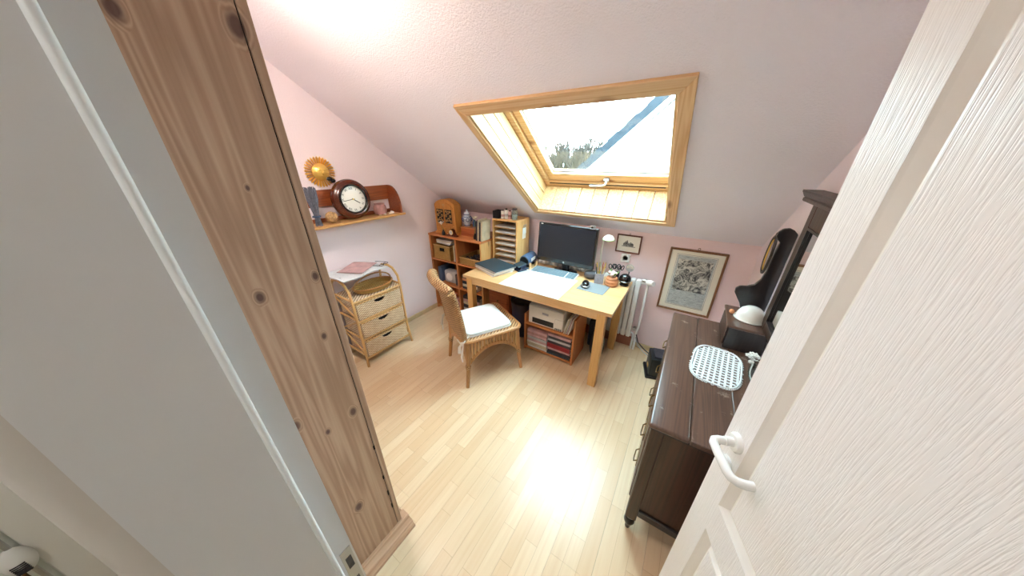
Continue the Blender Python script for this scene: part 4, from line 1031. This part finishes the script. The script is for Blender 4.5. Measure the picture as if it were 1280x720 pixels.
# ================================================================== PICTURES on the back wall
def frame(par, x0, x1, z0, z1, w, d, mat):
    y1 = YB - .002; y0 = y1 - d
    for p in ([(x0, z0), (x1, z0), (x1 - w, z0 + w), (x0 + w, z0 + w)], [(x0, z1), (x1, z1), (x1 - w, z1 - w), (x0 + w, z1 - w)], [(x0, z0), (x0, z1), (x0 + w, z1 - w), (x0 + w, z0 + w)], [(x1, z0), (x1, z1), (x1 - w, z1 - w), (x1 - w, z0 + w)]):
        B().prism(p, y0, y1, 'Y').build('frame_rail', mat, par, world=True, bev=.002)
pb = thing('framed_map_print', 'large framed engraved print hanging on knee wall above the dresser', 'picture', (.10, YB, .78))
frame(pb, -.095, .305, .500, 1.062, .016, .02, 'frame_brown')
B().box(-.081, .291, YB - .012, YB - .004, .514, 1.048).build('mat_board', 'mat_paper', pb, world=True)
B().box(-.028, .240, YB - .0135, YB - .0125, .562, 1.008).build('print', 'engraving_text', pb, world=True)
B().box(-.015, .228, YB - .0155, YB - .0140, .70, .975).build('engraving', 'engraving', pb, world=True)
for (a, c, d, e) in ((-.036, .248, .553, .556), (-.036, .248, 1.014, 1.017), (-.036, -.033, .553, 1.017), (.245, .248, .553, 1.017)):
    B().box(a, c, YB - .0135, YB - .0125, d, e).build('ruled_line', 'pot_grey', pb, world=True)
B().tube([(.105 + .008 * math.cos(t), YB - .012, 1.072 + .008 * math.sin(t)) for t in [2 * PI * i / 12 for i in range(12)]], .002, 5, closed=True).build('hanger', 'old_brass', pb, world=True, smooth=True)
ps = thing('small_picture', 'small red framed drawing of a town above the desk', 'picture', (-.42, YB, 1.04))
frame(ps, -.535, -.325, .952, 1.116, .011, .018, 'picture_red')
B().box(-.525, -.335, YB - .012, YB - .004, .962, 1.106).build('mat_board', 'paper', ps, world=True)
ink = B()
for k in range(22):
    xx = -.475 + .004 * k; h = .018 + .03 * random.random() * (1 - abs(k - 8) / 14)
    ink.prism([(xx, 1.015), (xx + .0045, 1.015), (xx + .0045, 1.015 + h), (xx + .002, 1.015 + h + .008), (xx, 1.015 + h)], YB - .0132, YB - .0122, 'Y')
ink.box(-.485, -.37, YB - .0132, YB - .0122, 1.008, 1.014)
ink.build('drawing', 'sketch_ink', ps, world=True)
B().tube([(-.43 + .006 * math.cos(t), YB - .012, 1.124 + .006 * math.sin(t)) for t in [2 * PI * i / 12 for i in range(12)]], .0015, 5, closed=True).build('hanger', 'old_brass', ps, world=True, smooth=True)
# switch / socket under small picture
so = thing('wall_socket', 'white plastic wall socket just below the small picture', 'socket', (-.435, YB, .90))
B().box(-.04, .04, -.012, -.0005, -.04, .04).build('plate', 'white_plastic', so, bev=.004)
B().lathe([(.022, .012), (.020, .004), (.001, .004)], 20, M=RX(PI / 2)).build('recess', 'paper_grey', so, smooth=True)

# ================================================================== RADIATOR
rd_ = thing('radiator', 'white column radiator on knee wall behind the desk', 'radiator', (-.75, 2.56, 0))
nc = 22
for k in range(nc):
    xx = -1.30 + k * .0478
    B().box(xx, xx + .040, 2.525, 2.585, .14, .74).build('column', 'white_enamel', rd_, world=True, bev=.008, seg=2, smooth=True)
B().box(-1.30, -.255, 2.54, 2.572, .16, .20).box(-1.30, -.255, 2.54, 2.572, .68, .72).build('header', 'white_enamel', rd_, world=True, bev=.006)
pp = [(-.255, 2.555, .715), (-.235, 2.55, .715), (-.205, 2.55, .715), (-.198, 2.55, .70), (-.198, 2.55, .25), (-.205, 2.55, .22), (-.205, 2.55, .004)]
B().tube(pp, .011, 10).build('pipe', 'white_enamel', rd_, world=True, smooth=True)
B().tube([(-.255, 2.555, .18), (-.237, 2.55, .18), (-.230, 2.55, .17), (-.230, 2.55, .004)], .010, 10).build('pipe', 'white_enamel', rd_, world=True, smooth=True)
B().tube([(-.205, 2.545, .735), (-.18, 2.52, .742), (-.15, 2.50, .746)], [.022, .026, .022], 16).build('thermostat', 'white_plastic', rd_, world=True, smooth=True)
B().tube([(-.245, 2.55, .742), (-.215, 2.545, .742)], [.017, .017], 14).build('valve', 'steel', rd_, world=True, smooth=True)
B().tube([(-.230, 2.535, .235), (-.230, 2.575, .235)], .016, 12).build('valve', 'steel', rd_, world=True, smooth=True)

# ================================================================== UNDER THE DESK
us = thing('low_shelf', 'low reddish wood shelf under the desk holding printer', 'shelf', (-.88, 2.16, 0))
ux0, ux1, uy0, uy1 = -1.135, -.628, 1.985, 2.30
for xx in (ux0, ux1 - .018): B().box(xx, xx + .018, uy0, uy1, 0, .40 if xx < -1 else .48).build('side', 'shelf_pine_v', us, world=True, bev=.002)
B().box(ux0 + .018, ux1 - .018, uy0, uy1, .02, .036).build('bottom', 'shelf_pine', us, world=True)
B().box(ux0 + .018, ux1 - .018, uy0, uy1, .292, .310).build('shelf', 'shelf_pine', us, world=True)
B().box(ux0 + .018, ux1 - .018, uy1 - .008, uy1, .036, .40).build('back', 'red_wood', us, world=True)
pr = thing('printer', 'beige inkjet printer with black paper slot on the low shelf', 'printer', (-.925, 2.13, .3105))
B().box(-.175, .175, -.13, .14, .0, .19).build('body', 'printer_white', pr, bev=.012, seg=2, smooth=True)
B().box(-.13, .085, -.134, -.128, .02, .07).build('paper_slot', 'black_plastic', pr)
B().box(.095, .178, -.136, -.05, .004, .12).build('control_box', 'printer_white', pr, bev=.006)
bu = B()
for k in range(5): bu.box(.105 + k * .013, .112 + k * .013, -.1385, -.1355, .012, .030)
bu.build('buttons', 'card_dark', pr)
B().box(-.03, .03, -.1325, -.1295, .125, .145).build('badge', 'pot_grey', pr)
B().box(-.17, .17, -.125, .135, .191, .20).build('lid', 'paper_grey', pr, bev=.004)
for k in range(5):
    o = B().box(-.003, .003, -.13, .10, 0, .16 + .012 * (k % 3)).build('folder', ['paper', 'card_cream', 'paper_grey', 'card_pink', 'paper'][k])
    o.location = (-.737 + k * .011, 2.125, .312); o.rotation_euler = (0, math.radians(13), 0)
    tag(o, ['white', 'cream', 'grey', 'pink', 'outermost white'][k] + ' paper folder leaning between the printer and shelf side', 'folder', 'folders beside the printer')
ORD = ['lowest', 'second lowest', 'third lowest', 'fourth lowest', 'fifth', 'sixth', 'seventh', 'eighth', 'ninth']
CN = {'paper': 'white', 'card_cream': 'cream', 'card_pink': 'pink', 'paper_grey': 'grey', 'mauve_stone': 'mauve', 'card_teal': 'teal', 'card_dark': 'black', 'card_red': 'red', 'card_blue': 'blue', 'terracotta': 'orange', 'black_plastic': 'black'}
def stack(x0, x1, cols, n_, lab, grp, h=.0245):
    for k in range(n_):
        dx = .006 * random.uniform(-1, 1); c = cols[k % len(cols)]
        pos = 'topmost' if k == n_ - 1 else ORD[k] + ('' if k < 4 else ' from the bottom')
        book('magazine', CN[c] + ' magazine, ' + pos + lab, 'magazine', x0 + dx, x1 + dx, 1.995 + .006 * random.random(), 2.28, .0365 + k * (h + .0004), .0365 + k * (h + .0004) + h, c, grp, 'Z', random.uniform(-.015, .015))
stack(-1.105, -.895, ['paper', 'card_cream', 'paper', 'card_pink', 'paper_grey', 'card_pink', 'mauve_stone', 'card_pink'], 8, ' in the pale pile under the printer', 'pale magazine pile')
stack(-.885, -.66, ['card_teal', 'card_dark', 'card_pink', 'card_red', 'card_red', 'card_dark', 'paper_grey', 'card_dark', 'card_pink'], 9, ' in the dark and red pile of low shelf', 'dark and red magazine pile')
nb_ = thing('navy_bin', 'navy blue waste bin under the desk beside low shelf', 'bin', (-1.285, 2.22, 0))
B().lathe([(.10, 0), (.105, .004), (.13, .40), (.126, .40), (.102, .008), (.001, .006)], 28).build('body', 'navy', nb_, smooth=True)
B().tube([(.13 * math.cos(t), .13 * math.sin(t), .40) for t in [2 * PI * i / 28 for i in range(28)]], .005, 6, closed=True).build('rim', 'card_dark', nb_, smooth=True)
bag = B(); 
vs = []
B().lathe([(.124, .33), (.127, .37), (.10, .385), (.05, .37), (.001, .36)], 18).build('bin_bag', 'black_plastic', nb_, smooth=True)
rw = thing('drawer_box', 'reddish wooden drawer box under left end of the desk', 'drawer box', (-1.56, 2.30, 0))
B().box(-.13, .13, -.14, .14, 0, .46).build('body', 'red_wood', rw, bev=.003)
for k in range(2):
    d_ = B().box(-.118, .118, -.152, -.1405, .02 + k * .22, .225 + k * .22).build('drawer', 'red_wood', rw, bev=.003)
    B().ball((0, -.162, .125 + k * .22), .011, 10, 8).build('knob', 'old_brass', d_, smooth=True)
vz = thing('rolled_papers', 'tall grey brown floor vase under right end of the desk', 'vase', (-.50, 2.30, 0))
B().lathe([(.055, 0), (.06, .01), (.07, .08), (.06, .18), (.045, .25), (.05, .30), (.046, .30), (.04, .25), (.001, .1)], 22).build('body', 'stone_grey', vz, smooth=True)
vz.name = 'floor_vase'
fb = thing('dark_bag', 'dark fabric bag under the desk right of low shelf', 'bag', (-.565, 2.42, 0))
B().box(-.055, .055, -.05, .05, 0, .30).build('body', 'card_dark', fb, bev=.02, seg=2, smooth=True)
B().tube([(-.03, 0, .29), (-.03, 0, .38), (0, 0, .41), (.03, 0, .38), (.03, 0, .29)], .006, 6).build('handle', 'card_dark', fb, smooth=True)
# black appliance by the dresser with cables
ba = thing('black_appliance', 'small black box shaped appliance with gold plate beside dresser', 'appliance', (.015, 2.30, 0), .25)
B().box(-.055, .08, -.09, .09, .02, .20).build('body', 'black_plastic', ba, bev=.012, seg=2, smooth=True)
B().box(-.075, .085, -.10, .10, 0, .03).build('foot', 'black_plastic', ba, bev=.006)
B().box(-.0575, -.0545, -.025, .025, .06, .09).build('name_plate', 'brass', ba)
B().box(-.03, .06, -.07, .07, .20, .215).build('top_grille', 'card_dark', ba, bev=.004)
for k in range(2):
    o = B().tube([(-.20, 2.53, .16 + .03 * k), (-.17, 2.53, .08 + .03 * k), (-.10, 2.50, .04 + .03 * k), (-.05, 2.45, .05 + .025 * k), (-.01, 2.40, .08 + .03 * k)], .005, 6).build('cable', 'card_dark' if k else 'paper_grey', smooth=True)
    tag(o, ['grey cable looping from radiator pipe to black appliance', 'black cable looping from radiator pipe to black appliance'][k], 'cable')

# ================================================================== WICKER CHAIR
A_ = Vector((-1.674, 1.498)); B_ = Vector((-1.236, 1.232)); C_ = Vector((-1.010, 1.721))
cc = (A_ + C_) / 2
chd = math.atan2(.47, .88)
ch_ = thing('wicker_chair', 'woven wicker chair with white cushion pulled up to the desk', 'chair', (cc.x, cc.y, 0), -chd)
hw_, hd_ = .225, .235; SZ = .44
for (sx, sy) in ((-1, -1), (1, -1), (-1, 1), (1, 1)):
    B().tube([(sx * (hw_ + .012), sy * (hd_ + .022), 0), (sx * hw_, sy * hd_, .18), (sx * (hw_ - .01), sy * (hd_ - .01), SZ - .01)], [.0155, .0175, .018], 12).build('leg', 'rattan_chair', ch_, smooth=True)
    kn = B().tube([(sx * (hw_ + .001) , sy * (hd_ + .002), .175), (sx * hw_, sy * hd_, .20), (sx * hw_, sy * hd_, .215)], [.019, .024, .02], 12); kn.build('leg_binding', 'wicker_chair', ch_, smooth=True)
# woven skirts with an arched lower edge, made of upright strands
def skirt(p0, p1):
    p0 = Vector(p0); p1 = Vector(p1); L = (p1 - p0).length; ns = int(L / .027); sk_ = B()
    d = (p1 - p0) / ns; nrm = Vector((d.y, -d.x, 0)).normalized()
    top = SZ - .01
    def low(u): return .20 + .135 * max(0, 1 - abs(2 * u - 1) ** 2.2)
    for i in range(ns):
        u = (i + .5) / ns; q = p0 + d * (i + .5)
        sk_.tube([(q.x, q.y, low(u)), (q.x, q.y, top)], .0102, 6)
    sk_.build('skirt', 'skirt_cane', ch_, smooth=True)
    bd = B()
    for off_ in (0, .014):
        pts = []
        for i in range(21):
            u = i / 20; q = p0 + (p1 - p0) * u
            pts.append((q.x, q.y, low(u) + off_ + .004))
        bd.tube(pts, .0115, 6)
    bd.build('skirt_border', 'rattan_chair', ch_, smooth=True)
sxx, syy = hw_ - .004, hd_ - .004
skirt((sxx, -syy, 0), (sxx, syy, 0)); skirt((-sxx, syy, 0), (-sxx, -syy, 0)); skirt((-sxx, syy, 0), (sxx, syy, 0)); skirt((sxx, -syy, 0), (-sxx, -syy, 0))
def rrect(hx, hy, r, n_=5):
    pts = []
    for (cx_, cy_, a0) in ((hx - r, hy - r, 0), (-hx + r, hy - r, PI / 2), (-hx + r, -hy + r, PI), (hx - r, -hy + r, 1.5 * PI)):
        for i in range(n_ + 1): t = a0 + PI / 2 * i / n_; pts.append((cx_ + r * math.cos(t), cy_ + r * math.sin(t)))
    return pts
B().prism(rrect(.240, .250, .05), SZ - .012, SZ + .012, 'Z').build('seat', 'wicker_chair', ch_, bev=.008, seg=2, smooth=True)
B().tube([(p[0], p[1], SZ) for p in rrect(.243, .253, .05)], .015, 8, closed=True).build('seat_rim', 'rattan_chair', ch_, smooth=True)
# cushion
def pillow(hx, hy, h, r, z, name, mat, par, off=(0, 0)):
    rings = []
    prof = [(0, 1.0, .0), (.25, 1.0, .0)]
    b_ = B(); base = rrect(1, 1, r, 5); k = len(base)
    vs = []; fs = []
    lv = [(.90, 0), (.985, .18), (1.0, .45), (.985, .72), (.93, .9), (.75, .985), (.4, 1.03), (.02, 1.04)]
    for (s_, zz) in lv:
        for p in base: vs.append((off[0] + p[0] * hx * s_, off[1] + p[1] * hy * s_, z + zz * h))
    for i in range(len(lv) - 1):
        for j in range(k): fs.append((i * k + j, i * k + (j + 1) % k, (i + 1) * k + (j + 1) % k, (i + 1) * k + j))
    fs.append(tuple(range(k - 1, -1, -1))); fs.append(tuple((len(lv) - 1) * k + j for j in range(k)))
    b_.add(vs, fs); return b_.build(name, mat, par, smooth=True)
cs = thing('seat_cushion', 'white seat cushion with cloth ties on the wicker chair', 'cushion', M=MTX[ch_.name] @ T(.005, 0, SZ + .0135))
pillow(.205, .20, .040, .25, 0, 'pad', 'cushion_white', cs, (0, -.015))
B().tube([(p[0] * 1.0, p[1] - .015, .006) for p in rrect(.206, .201, .05)], .004, 6, closed=True).build('piping', 'fabric_tie', cs, smooth=True)
for s in (-1, 1):
    B().tube([(s * .19, -.20, .012), (s * .228, -.235, .016), (s * .250, -.262, .010), (s * .235, -.288, .004), (s * .19, -.293, .01)], .009, 6, flat=.5).build('tie', 'fabric_tie', cs, smooth=True)
    B().tube([(s * .248, -.268, .008), (s * .262, -.283, -.05), (s * .255, -.292, -.11), (s * .262, -.29, -.15)], [.008, .014, .017, .015], 6, flat=.35).build('tie_end', 'fabric_tie', cs, smooth=True)
    B().tube([(s * .246, -.27, .01), (s * .235, -.296, -.03), (s * .24, -.30, -.085)], [.007, .012, .014], 6, flat=.35).build('tie_end', 'fabric_tie', cs, smooth=True)
# backrest: concave woven panel leaning back, with rolled top
def bp(u, v):   # u -1..1 across, v 0..1 up
    wid = .225 + .012 * math.sin(v * PI) - .008 * v
    x_ = u * wid
    lean = -.232 - .03 * v - .035 * v * v
    y_ = lean - .045 * (1 - u * u) * (.35 + .65 * v)
    z_ = SZ + .01 + v * .455 - .025 * (u * u) * v
    return Vector((x_, y_, z_))
NU, NV = 14, 12
vs, fs = [], []
for side in (0, 1):
    for i in range(NU + 1):
        for j in range(NV + 1):
            p = bp(-1 + 2 * i / NU, j / NV); vs.append((p.x, p.y - side * .026, p.z))
k = (NU + 1) * (NV + 1)
for i in range(NU):
    for j in range(NV):
        a = i * (NV + 1) + j; c = a + NV + 1
        fs.append((a, c, c + 1, a + 1)); fs.append((k + a, k + a + 1, k + c + 1, k + c))
edge = [i * (NV + 1) for i in range(NU + 1)] + [NU * (NV + 1) + j for j in range(1, NV + 1)] + [i * (NV + 1) + NV for i in range(NU - 1, -1, -1)] + [j for j in range(NV - 1, 0, -1)]
for a, c in zip(edge, edge[1:] + edge[:1]): fs.append((a, c, k + c, k + a))
B().add(vs, fs).build('backrest', 'wicker_chair', ch_, smooth=True)
for s in (-1, 1):
    B().tube([bp(s, v / 8) + Vector((0, -.013, 0)) for v in range(9)], .020, 10).build('back_post', 'wicker_chair', ch_, smooth=True)
B().tube([bp(-1.06 + 2.12 * i / 16, 1) + Vector((0, -.030, .006)) for i in range(17)], [.030] + [.036] * 15 + [.030], 12).build('top_roll', 'wicker_chair', ch_, smooth=True)
for s in (-1, 1): B().tube([bp(s * 1.03, .93) + Vector((0, -.02, 0)), bp(s * 1.05, 1) + Vector((0, -.03, .004))], [.026, .033], 12).build('corner_binding', 'wicker_chair', ch_, smooth=True)

# ================================================================== DRESSER
QX0, QX1, QY0, QY1, QZ = .052, .468, .955, 1.985, .775
ds = thing('dresser', 'dark brown antique dresser with mirror back along the pink wall', 'dresser', ((QX0 + QX1) / 2, (QY0 + QY1) / 2, 0))
nbd = 3
for k in range(nbd):
    a = QX0 - .012 + (QX1 - QX0 + .012) * k / nbd; c = QX0 - .012 + (QX1 - QX0 + .012) * (k + 1) / nbd
    B().box(a, c - .0006, QY0 - .015, QY1 + .01, QZ - .024, QZ).build('top_board', 'dresser_top', ds, world=True, bev=.009 if k == 0 else .003, seg=3 if k == 0 else 1, smooth=True)
B().box(QX0 - .004, QX1, QY0 - .006, QY1 + .004, QZ - .038, QZ - .0245).build('moulding', 'dresser_black', ds, world=True, bev=.004)
for y in (QY0, QY1 - .055):
    B().box(QX0, QX0 + .05, y, y + .055, .115, QZ - .038).build('post', 'dresser_side', ds, world=True, bev=.004)
    B().box(QX1 - .05, QX1, y, y + .055, .0, QZ - .038).build('post', 'dresser_side', ds, world=True, bev=.004)
    ft = B().lathe([(.010, 0), (.013, .012), (.011, .03), (.020, .045), (.026, .062), (.022, .08), (.014, .09), (.022, .10), (.024, .115)], 20, c=(QX0 + .025, y + .0275, 0))
    ft.build('bun_foot', 'dresser_black', ds, world=True, smooth=True)
    yy = y + (.012 if y < 1.2 else .025)
    B().box(QX0 + .05, QX1 - .05, yy, yy + .014, .20, QZ - .038).build('side_panel', 'dresser_side', ds, world=True)
    B().box(QX0 + .05, QX1 - .05, y + .002, y + .04, .155, .20).build('side_rail', 'dresser_black', ds, world=True, bev=.004)
B().box(QX1 - .012, QX1 - .002, QY0 + .05, QY1 - .05, .16, QZ - .04).build('back', 'dresser_side', ds, world=True)
B().box(QX0 + .01, QX1 - .012, QY0 + .04, QY1 - .04, .16, .18).build('bottom', 'dresser_side', ds, world=True)
for z in (.16, .36, .56): B().box(QX0 + .006, QX0 + .03, QY0 + .055, QY1 - .055, z, z + .018).build('front_rail', 'dresser_side', ds, world=True)
for k, z in enumerate((.182, .382, .582)):
    d_ = B().box(QX0 - .006, QX0 + .016, QY0 + .060, QY1 - .060, z, z + (.172 if k < 2 else .148)).build('drawer', 'dresser_side', ds, world=True, bev=.005)
    for yy in (1.20, 1.74):
        hb_ = B().box(QX0 - .009, QX0 - .0062, yy - .05, yy + .05, z + .055, z + .105).tube([(QX0 - .009, yy - .038, z + .085), (QX0 - .022, yy - .036, z + .07), (QX0 - .024, yy, z + .052), (QX0 - .022, yy + .036, z + .07), (QX0 - .009, yy + .038, z + .085)], .0035, 6)
        hb_.bm.transform(MTX[ds.name].inverted()); hb_.build('drawer_pull', 'old_brass', d_, smooth=True)
    kh = B().box(QX0 - .0085, QX0 - .006, 1.455, 1.485, z + .09, z + .13); kh.bm.transform(MTX[ds.name].inverted()); kh.build('keyhole_plate', 'old_brass', d_)
# upper part: little box cases, scroll brackets, mirror
for (y0, y1, yb_) in ((1.69, 1.955, 1.925),):
    bx2 = B().box(.300, .466, y0, y1, QZ, .905).build('glove_case', 'dresser_black', ds, world=True, bev=.003)
    B().box(.288, .466, y0 - .01, y1 + .01, .9055, .92).build('case_top', 'dresser_top', ds, world=True, bev=.004)
    d2 = B().box(.291, .2995, y0 + .015, y1 - .015, QZ + .015, .895); d2.build('case_drawer', 'dresser_side', ds, world=True, bev=.003)
    sc_poly = [(.466, .9205), (.36, .9205), (.345, .96), (.325, .99), (.306, 1.02), (.304, 1.045), (.320, 1.062), (.350, 1.068), (.378, 1.085), (.396, 1.12), (.404, 1.17), (.405, 1.23), (.408, 1.29), (.412, 1.33), (.398, 1.345), (.388, 1.362), (.390, 1.385), (.405, 1.402), (.428, 1.408), (.448, 1.398), (.466, 1.38)]
    B().prism(sc_poly, yb_, yb_ + .020, 'Y').build('scroll_bracket', 'dresser_black', ds, world=True, bev=.003)
my0, my1 = 1.04, 1.79
for y in (my0, my1 - .062):
    B().box(.438, .466, y, y + .062, .9205, 1.55).build('mirror_stile', 'dresser_side', ds, world=True, bev=.004)
B().box(.438, .466, my0 + .062, my1 - .062, 1.45, 1.55).build('mirror_rail', 'dresser_side', ds, world=True, bev=.004)
B().box(.438, .466, my0 + .062, my1 - .062, .9205, .965).build('mirror_rail', 'dresser_side', ds, world=True, bev=.004)
B().box(.405, .466, my0 - .045, my1 + .045, 1.55, 1.568).build('crown', 'dresser_side', ds, world=True, bev=.004)
B().prism([(.466, 1.5685), (.41, 1.5685), (.398, 1.59), (.398, 1.598), (.466, 1.598)], my0 - .06, my1 + .06, 'Y').build('crown', 'dresser_side', ds, world=True)
B().box(.448, .458, my0 + .062, my1 - .062, .965, 1.45).build('mirror', 'mirror', ds, world=True)
mf = B()
for (a, c, d, e) in ((my0 + .062, my0 + .072, .965, 1.45), (my1 - .072, my1 - .062, .965, 1.45), (my0 + .072, my1 - .072, .965, .975), (my0 + .072, my1 - .072, 1.44, 1.45)): mf.box(.436, .4475, a, c, d, e)
mf.build('mirror_bead', 'dresser_black', ds, world=True)
# things on the dresser
doy = thing('crochet_doily', 'white crocheted doily lying on the dresser top', 'doily', (.270, 1.49, QZ + .0005), math.radians(-6))
a_, b2 = .102, .165
outl = [(a_ * (abs(math.cos(t)) ** .62) * (1 if math.cos(t) > 0 else -1), b2 * (abs(math.sin(t)) ** .62) * (1 if math.sin(t) > 0 else -1)) for t in [2 * PI * i / 60 for i in range(60)]]
net = B()
def inside(x, y): return abs(x / a_) ** 3.2 + abs(y / b2) ** 3.2 < .92
stp = .0225
for i in range(-5, 6):
    x_ = i * stp; ys = [y * .006 for y in range(-30, 31) if inside(x_, y * .006)]
    if len(ys) > 1: net.box(x_ - .0045, x_ + .0045, ys[0], ys[-1], 0, .003)
for j in range(-8, 9):
    y_ = j * stp; xs_ = [x * .006 for x in range(-22, 23) if inside(x * .006, y_)]
    if len(xs_) > 1: net.box(xs_[0], xs_[-1], y_ - .0045, y_ + .0045, .0006, .0034)
net.build('crochet_net', 'cushion_white', doy)
B().tube([(p[0], p[1], .0042) for p in outl], .004, 6, closed=True).build('border', 'cushion_white', doy, smooth=True)
lp = B()
for k in range(0, 60):
    p = outl[k]; lp.tube([(p[0] * 1.03 + .005 * math.cos(t), p[1] * 1.03 + .005 * math.sin(t), .0025) for t in [2 * PI * i / 8 for i in range(8)]], .002, 4, closed=True)
lp.build('picot_edge', 'cushion_white', doy, smooth=True)['kind'] = 'stuff'
gp = B(); poly = []
for i in range(25):
    y_ = 1.265 + i / 24 * .415; poly.append((.411 + .014 * math.sin(i / 24 * 4.6 * PI * .55 + .6), y_))
poly += [(.437, 1.68), (.437, 1.265)]
gp = thing('glass_plate', 'clear glass tray with wavy edge at the back of dresser top', 'glass tray', (.40, 1.45, QZ + .001))
B().prism(poly, QZ + .001, QZ + .007, 'Z').build('plate', 'plate_glass', gp, world=True)
B().tube([(p[0], p[1], QZ + .016) for p in poly[:25]], .0042, 6).build('rim', 'plate_glass', gp, world=True, smooth=True)
B().tube([(p[0] + .006, p[1], QZ + .008) for p in poly[:25]], .0035, 6).build('rim', 'porcelain', gp, world=True, smooth=True)
bwl = thing('white_bowl', 'white porcelain bowl turned upside down on the small dresser case', 'bowl', (.392, 1.82, .9205))
B().lathe([(.068, 0), (.071, .004), (.066, .012), (.062, .03), (.050, .055), (.032, .070), (.012, .076), (.001, .077)], 32).build('bowl', 'porcelain', bwl, smooth=True)
B().tube([(.070 * math.cos(t), .070 * math.sin(t), .005) for t in [2 * PI * i / 32 for i in range(32)]], .004, 6, closed=True).build('rim', 'porcelain', bwl, smooth=True)
br_ = thing('brown_trinket', 'small brown trinket bird beside the white bowl', 'trinket', (.312, 1.845, .9205))
B().ball((0, 0, .013), .013, 12, 8, (1, 1.5, 1)).ball((0, -.018, .024), .008, 10, 8).build('body', 'terracotta', br_, smooth=True)
wf_ = thing('porcelain_flowers', 'white porcelain flower cluster at the back of dresser top', 'ornament', (.418, 1.60, QZ + .008))
B().lathe([(.012, 0), (.013, .008), (.006, .015), (.006, .03)], 12).build('stand', 'porcelain', wf_, smooth=True)
for k in range(12):
    t = 2.4 * k; r_ = .010 + .0015 * k
    fl_ = B()
    for j in range(5):
        fl_.ball((.008 * math.cos(j * 1.257), .008 * math.sin(j * 1.257), 0), .006, 7, 5, (1, 1, .5), M=T(r_ * math.cos(t) * .9, r_ * math.sin(t), .048 - .0015 * k) @ RX(math.sin(t) * .8))
    fl_.build('blossom', 'porcelain', wf_, smooth=True)
ov = thing('oval_frame', 'dark oval wire ring hanging on the pink wall behind the dresser', 'wall ornament', (XR - .004, 2.31, 1.17))
B().tube([(-.008, .062 * math.cos(t), .12 * math.sin(t)) for t in [2 * PI * i / 32 for i in range(32)]], .0075, 8, closed=True).build('ring', 'dresser_black', ov, smooth=True)
B().tube([(-.008, .046 * math.cos(t), .10 * math.sin(t)) for t in [2 * PI * i / 32 for i in range(32)]], .004, 6, closed=True).build('inner_ring', 'brass', ov, smooth=True)
B().tube([(-.006, -.02, .115), (-.008, 0, .14), (-.006, .02, .115)], .005, 6).build('loop', 'dresser_black', ov, smooth=True)

# ================================================================== OUTSIDE
struct(B().box(-40, 40, 3.5, 60, -3.3, -3.1).build('ground', 'grass'), 'garden ground')
hs = thing('neighbour_house', 'white gabled neighbour house with grey tiled roof seen through roof window', 'house', (1.4, 12, -3.1))
vx, vz_ = -3.976, 1.485; sl2 = .88
rx = 2.4; rz_ = vz_ + sl2 * (rx - vx)
ex_ = vx - 1.4; ez = vz_ - 1.4 * sl2; exr = rx + (rx - ex_)
B().prism([(ex_ + .4, -3.1), (exr - .4, -3.1), (exr - .4, ez + .2), (rx, rz_ - .25), (ex_ + .4, ez + .2)], 12.35, 20, 'Y').build('wall', 'render_white', hs, world=True)
for sgn, xe in ((1, ex_), (-1, exr)):
    poly = [(xe, ez), (rx, rz_), (rx, rz_ + .16), (xe, ez + .16)]
    B().prism(poly, 12.05, 20.2, 'Y').build('roof', 'roof_tile', hs, world=True)
    B().prism([(xe, ez - .22), (rx, rz_ - .22), (rx, rz_ + .02), (xe, ez + .02)], 12.0, 12.05, 'Y').build('verge_board', 'verge_white', hs, world=True)
    nt_ = 26; dx = (rx - xe) / nt_; ang = math.atan2(rz_ - ez, rx - xe)
    for k in range(nt_):
        c = Vector((xe + dx * (k + .5), 12.05, ez + (rz_ - ez) * (k + .5) / nt_))
        Ls = math.hypot(dx, (rz_ - ez) / nt_) * .5 + .03
        B().box(-Ls, Ls, -.10 - .02 * (k % 2), .35, -.17, .10 + .03 * (k % 2), T(c.x, c.y, c.z + .22) @ RY(-ang)).build('verge_tile', 'roof_tile', hs, world=True)
def tree(x, y, h, seed, label):
    rnd = random.Random(seed)
    t = thing('bare_tree', label, 'tree', (x, y, -3.1), group='bare trees beyond the roof window')
    tb = B(); tb.tube([(0, 0, 0), (.05, 0, h * .35)], [.12, .08], 7); tb.build('trunk', 'bark', t)
    br = B()
    def grow(p, d, L, r_, dep):
        q = p + d * L; br.tube([p, (p + q) / 2 + Vector((rnd.uniform(-1, 1), rnd.uniform(-1, 1), 0)) * L * .05, q], [r_, r_ * .85, r_ * .65], 4, cap=False)
        if dep == 0: return
        for i in range(3 if dep > 1 else 4):
            nd = (d + Vector((rnd.uniform(-1, 1), rnd.uniform(-1, 1), rnd.uniform(.0, .9))) * .45).normalized()
            grow(p + d * L * rnd.uniform(.55, 1), nd, L * rnd.uniform(.6, .8), r_ * .72, dep - 1)
    for i in range(6):
        a = i * 1.05 + rnd.random()
        grow(Vector((.03, 0, h * (.25 + .03 * i))), Vector((math.cos(a) * .22, math.sin(a) * .22, .95)).normalized(), h * .22, .11, 4)
    br.build('branches', 'bark', t)
for k, (x, y, h) in enumerate([(-10.3, 21.3, 5.9), (-7.9, 21.6, 5.9), (-12.7, 22, 5.8), (-9.2, 25.3, 6.6), (-11.7, 26, 6.6), (-14.4, 26.5, 6.8), (-7.2, 30, 6.6), (-10.2, 30.5, 7.2), (-13.2, 31, 7.2)]):
    tree(x, y, h, k + 3, 'leafless tree with fine twigs growing beside the white house')
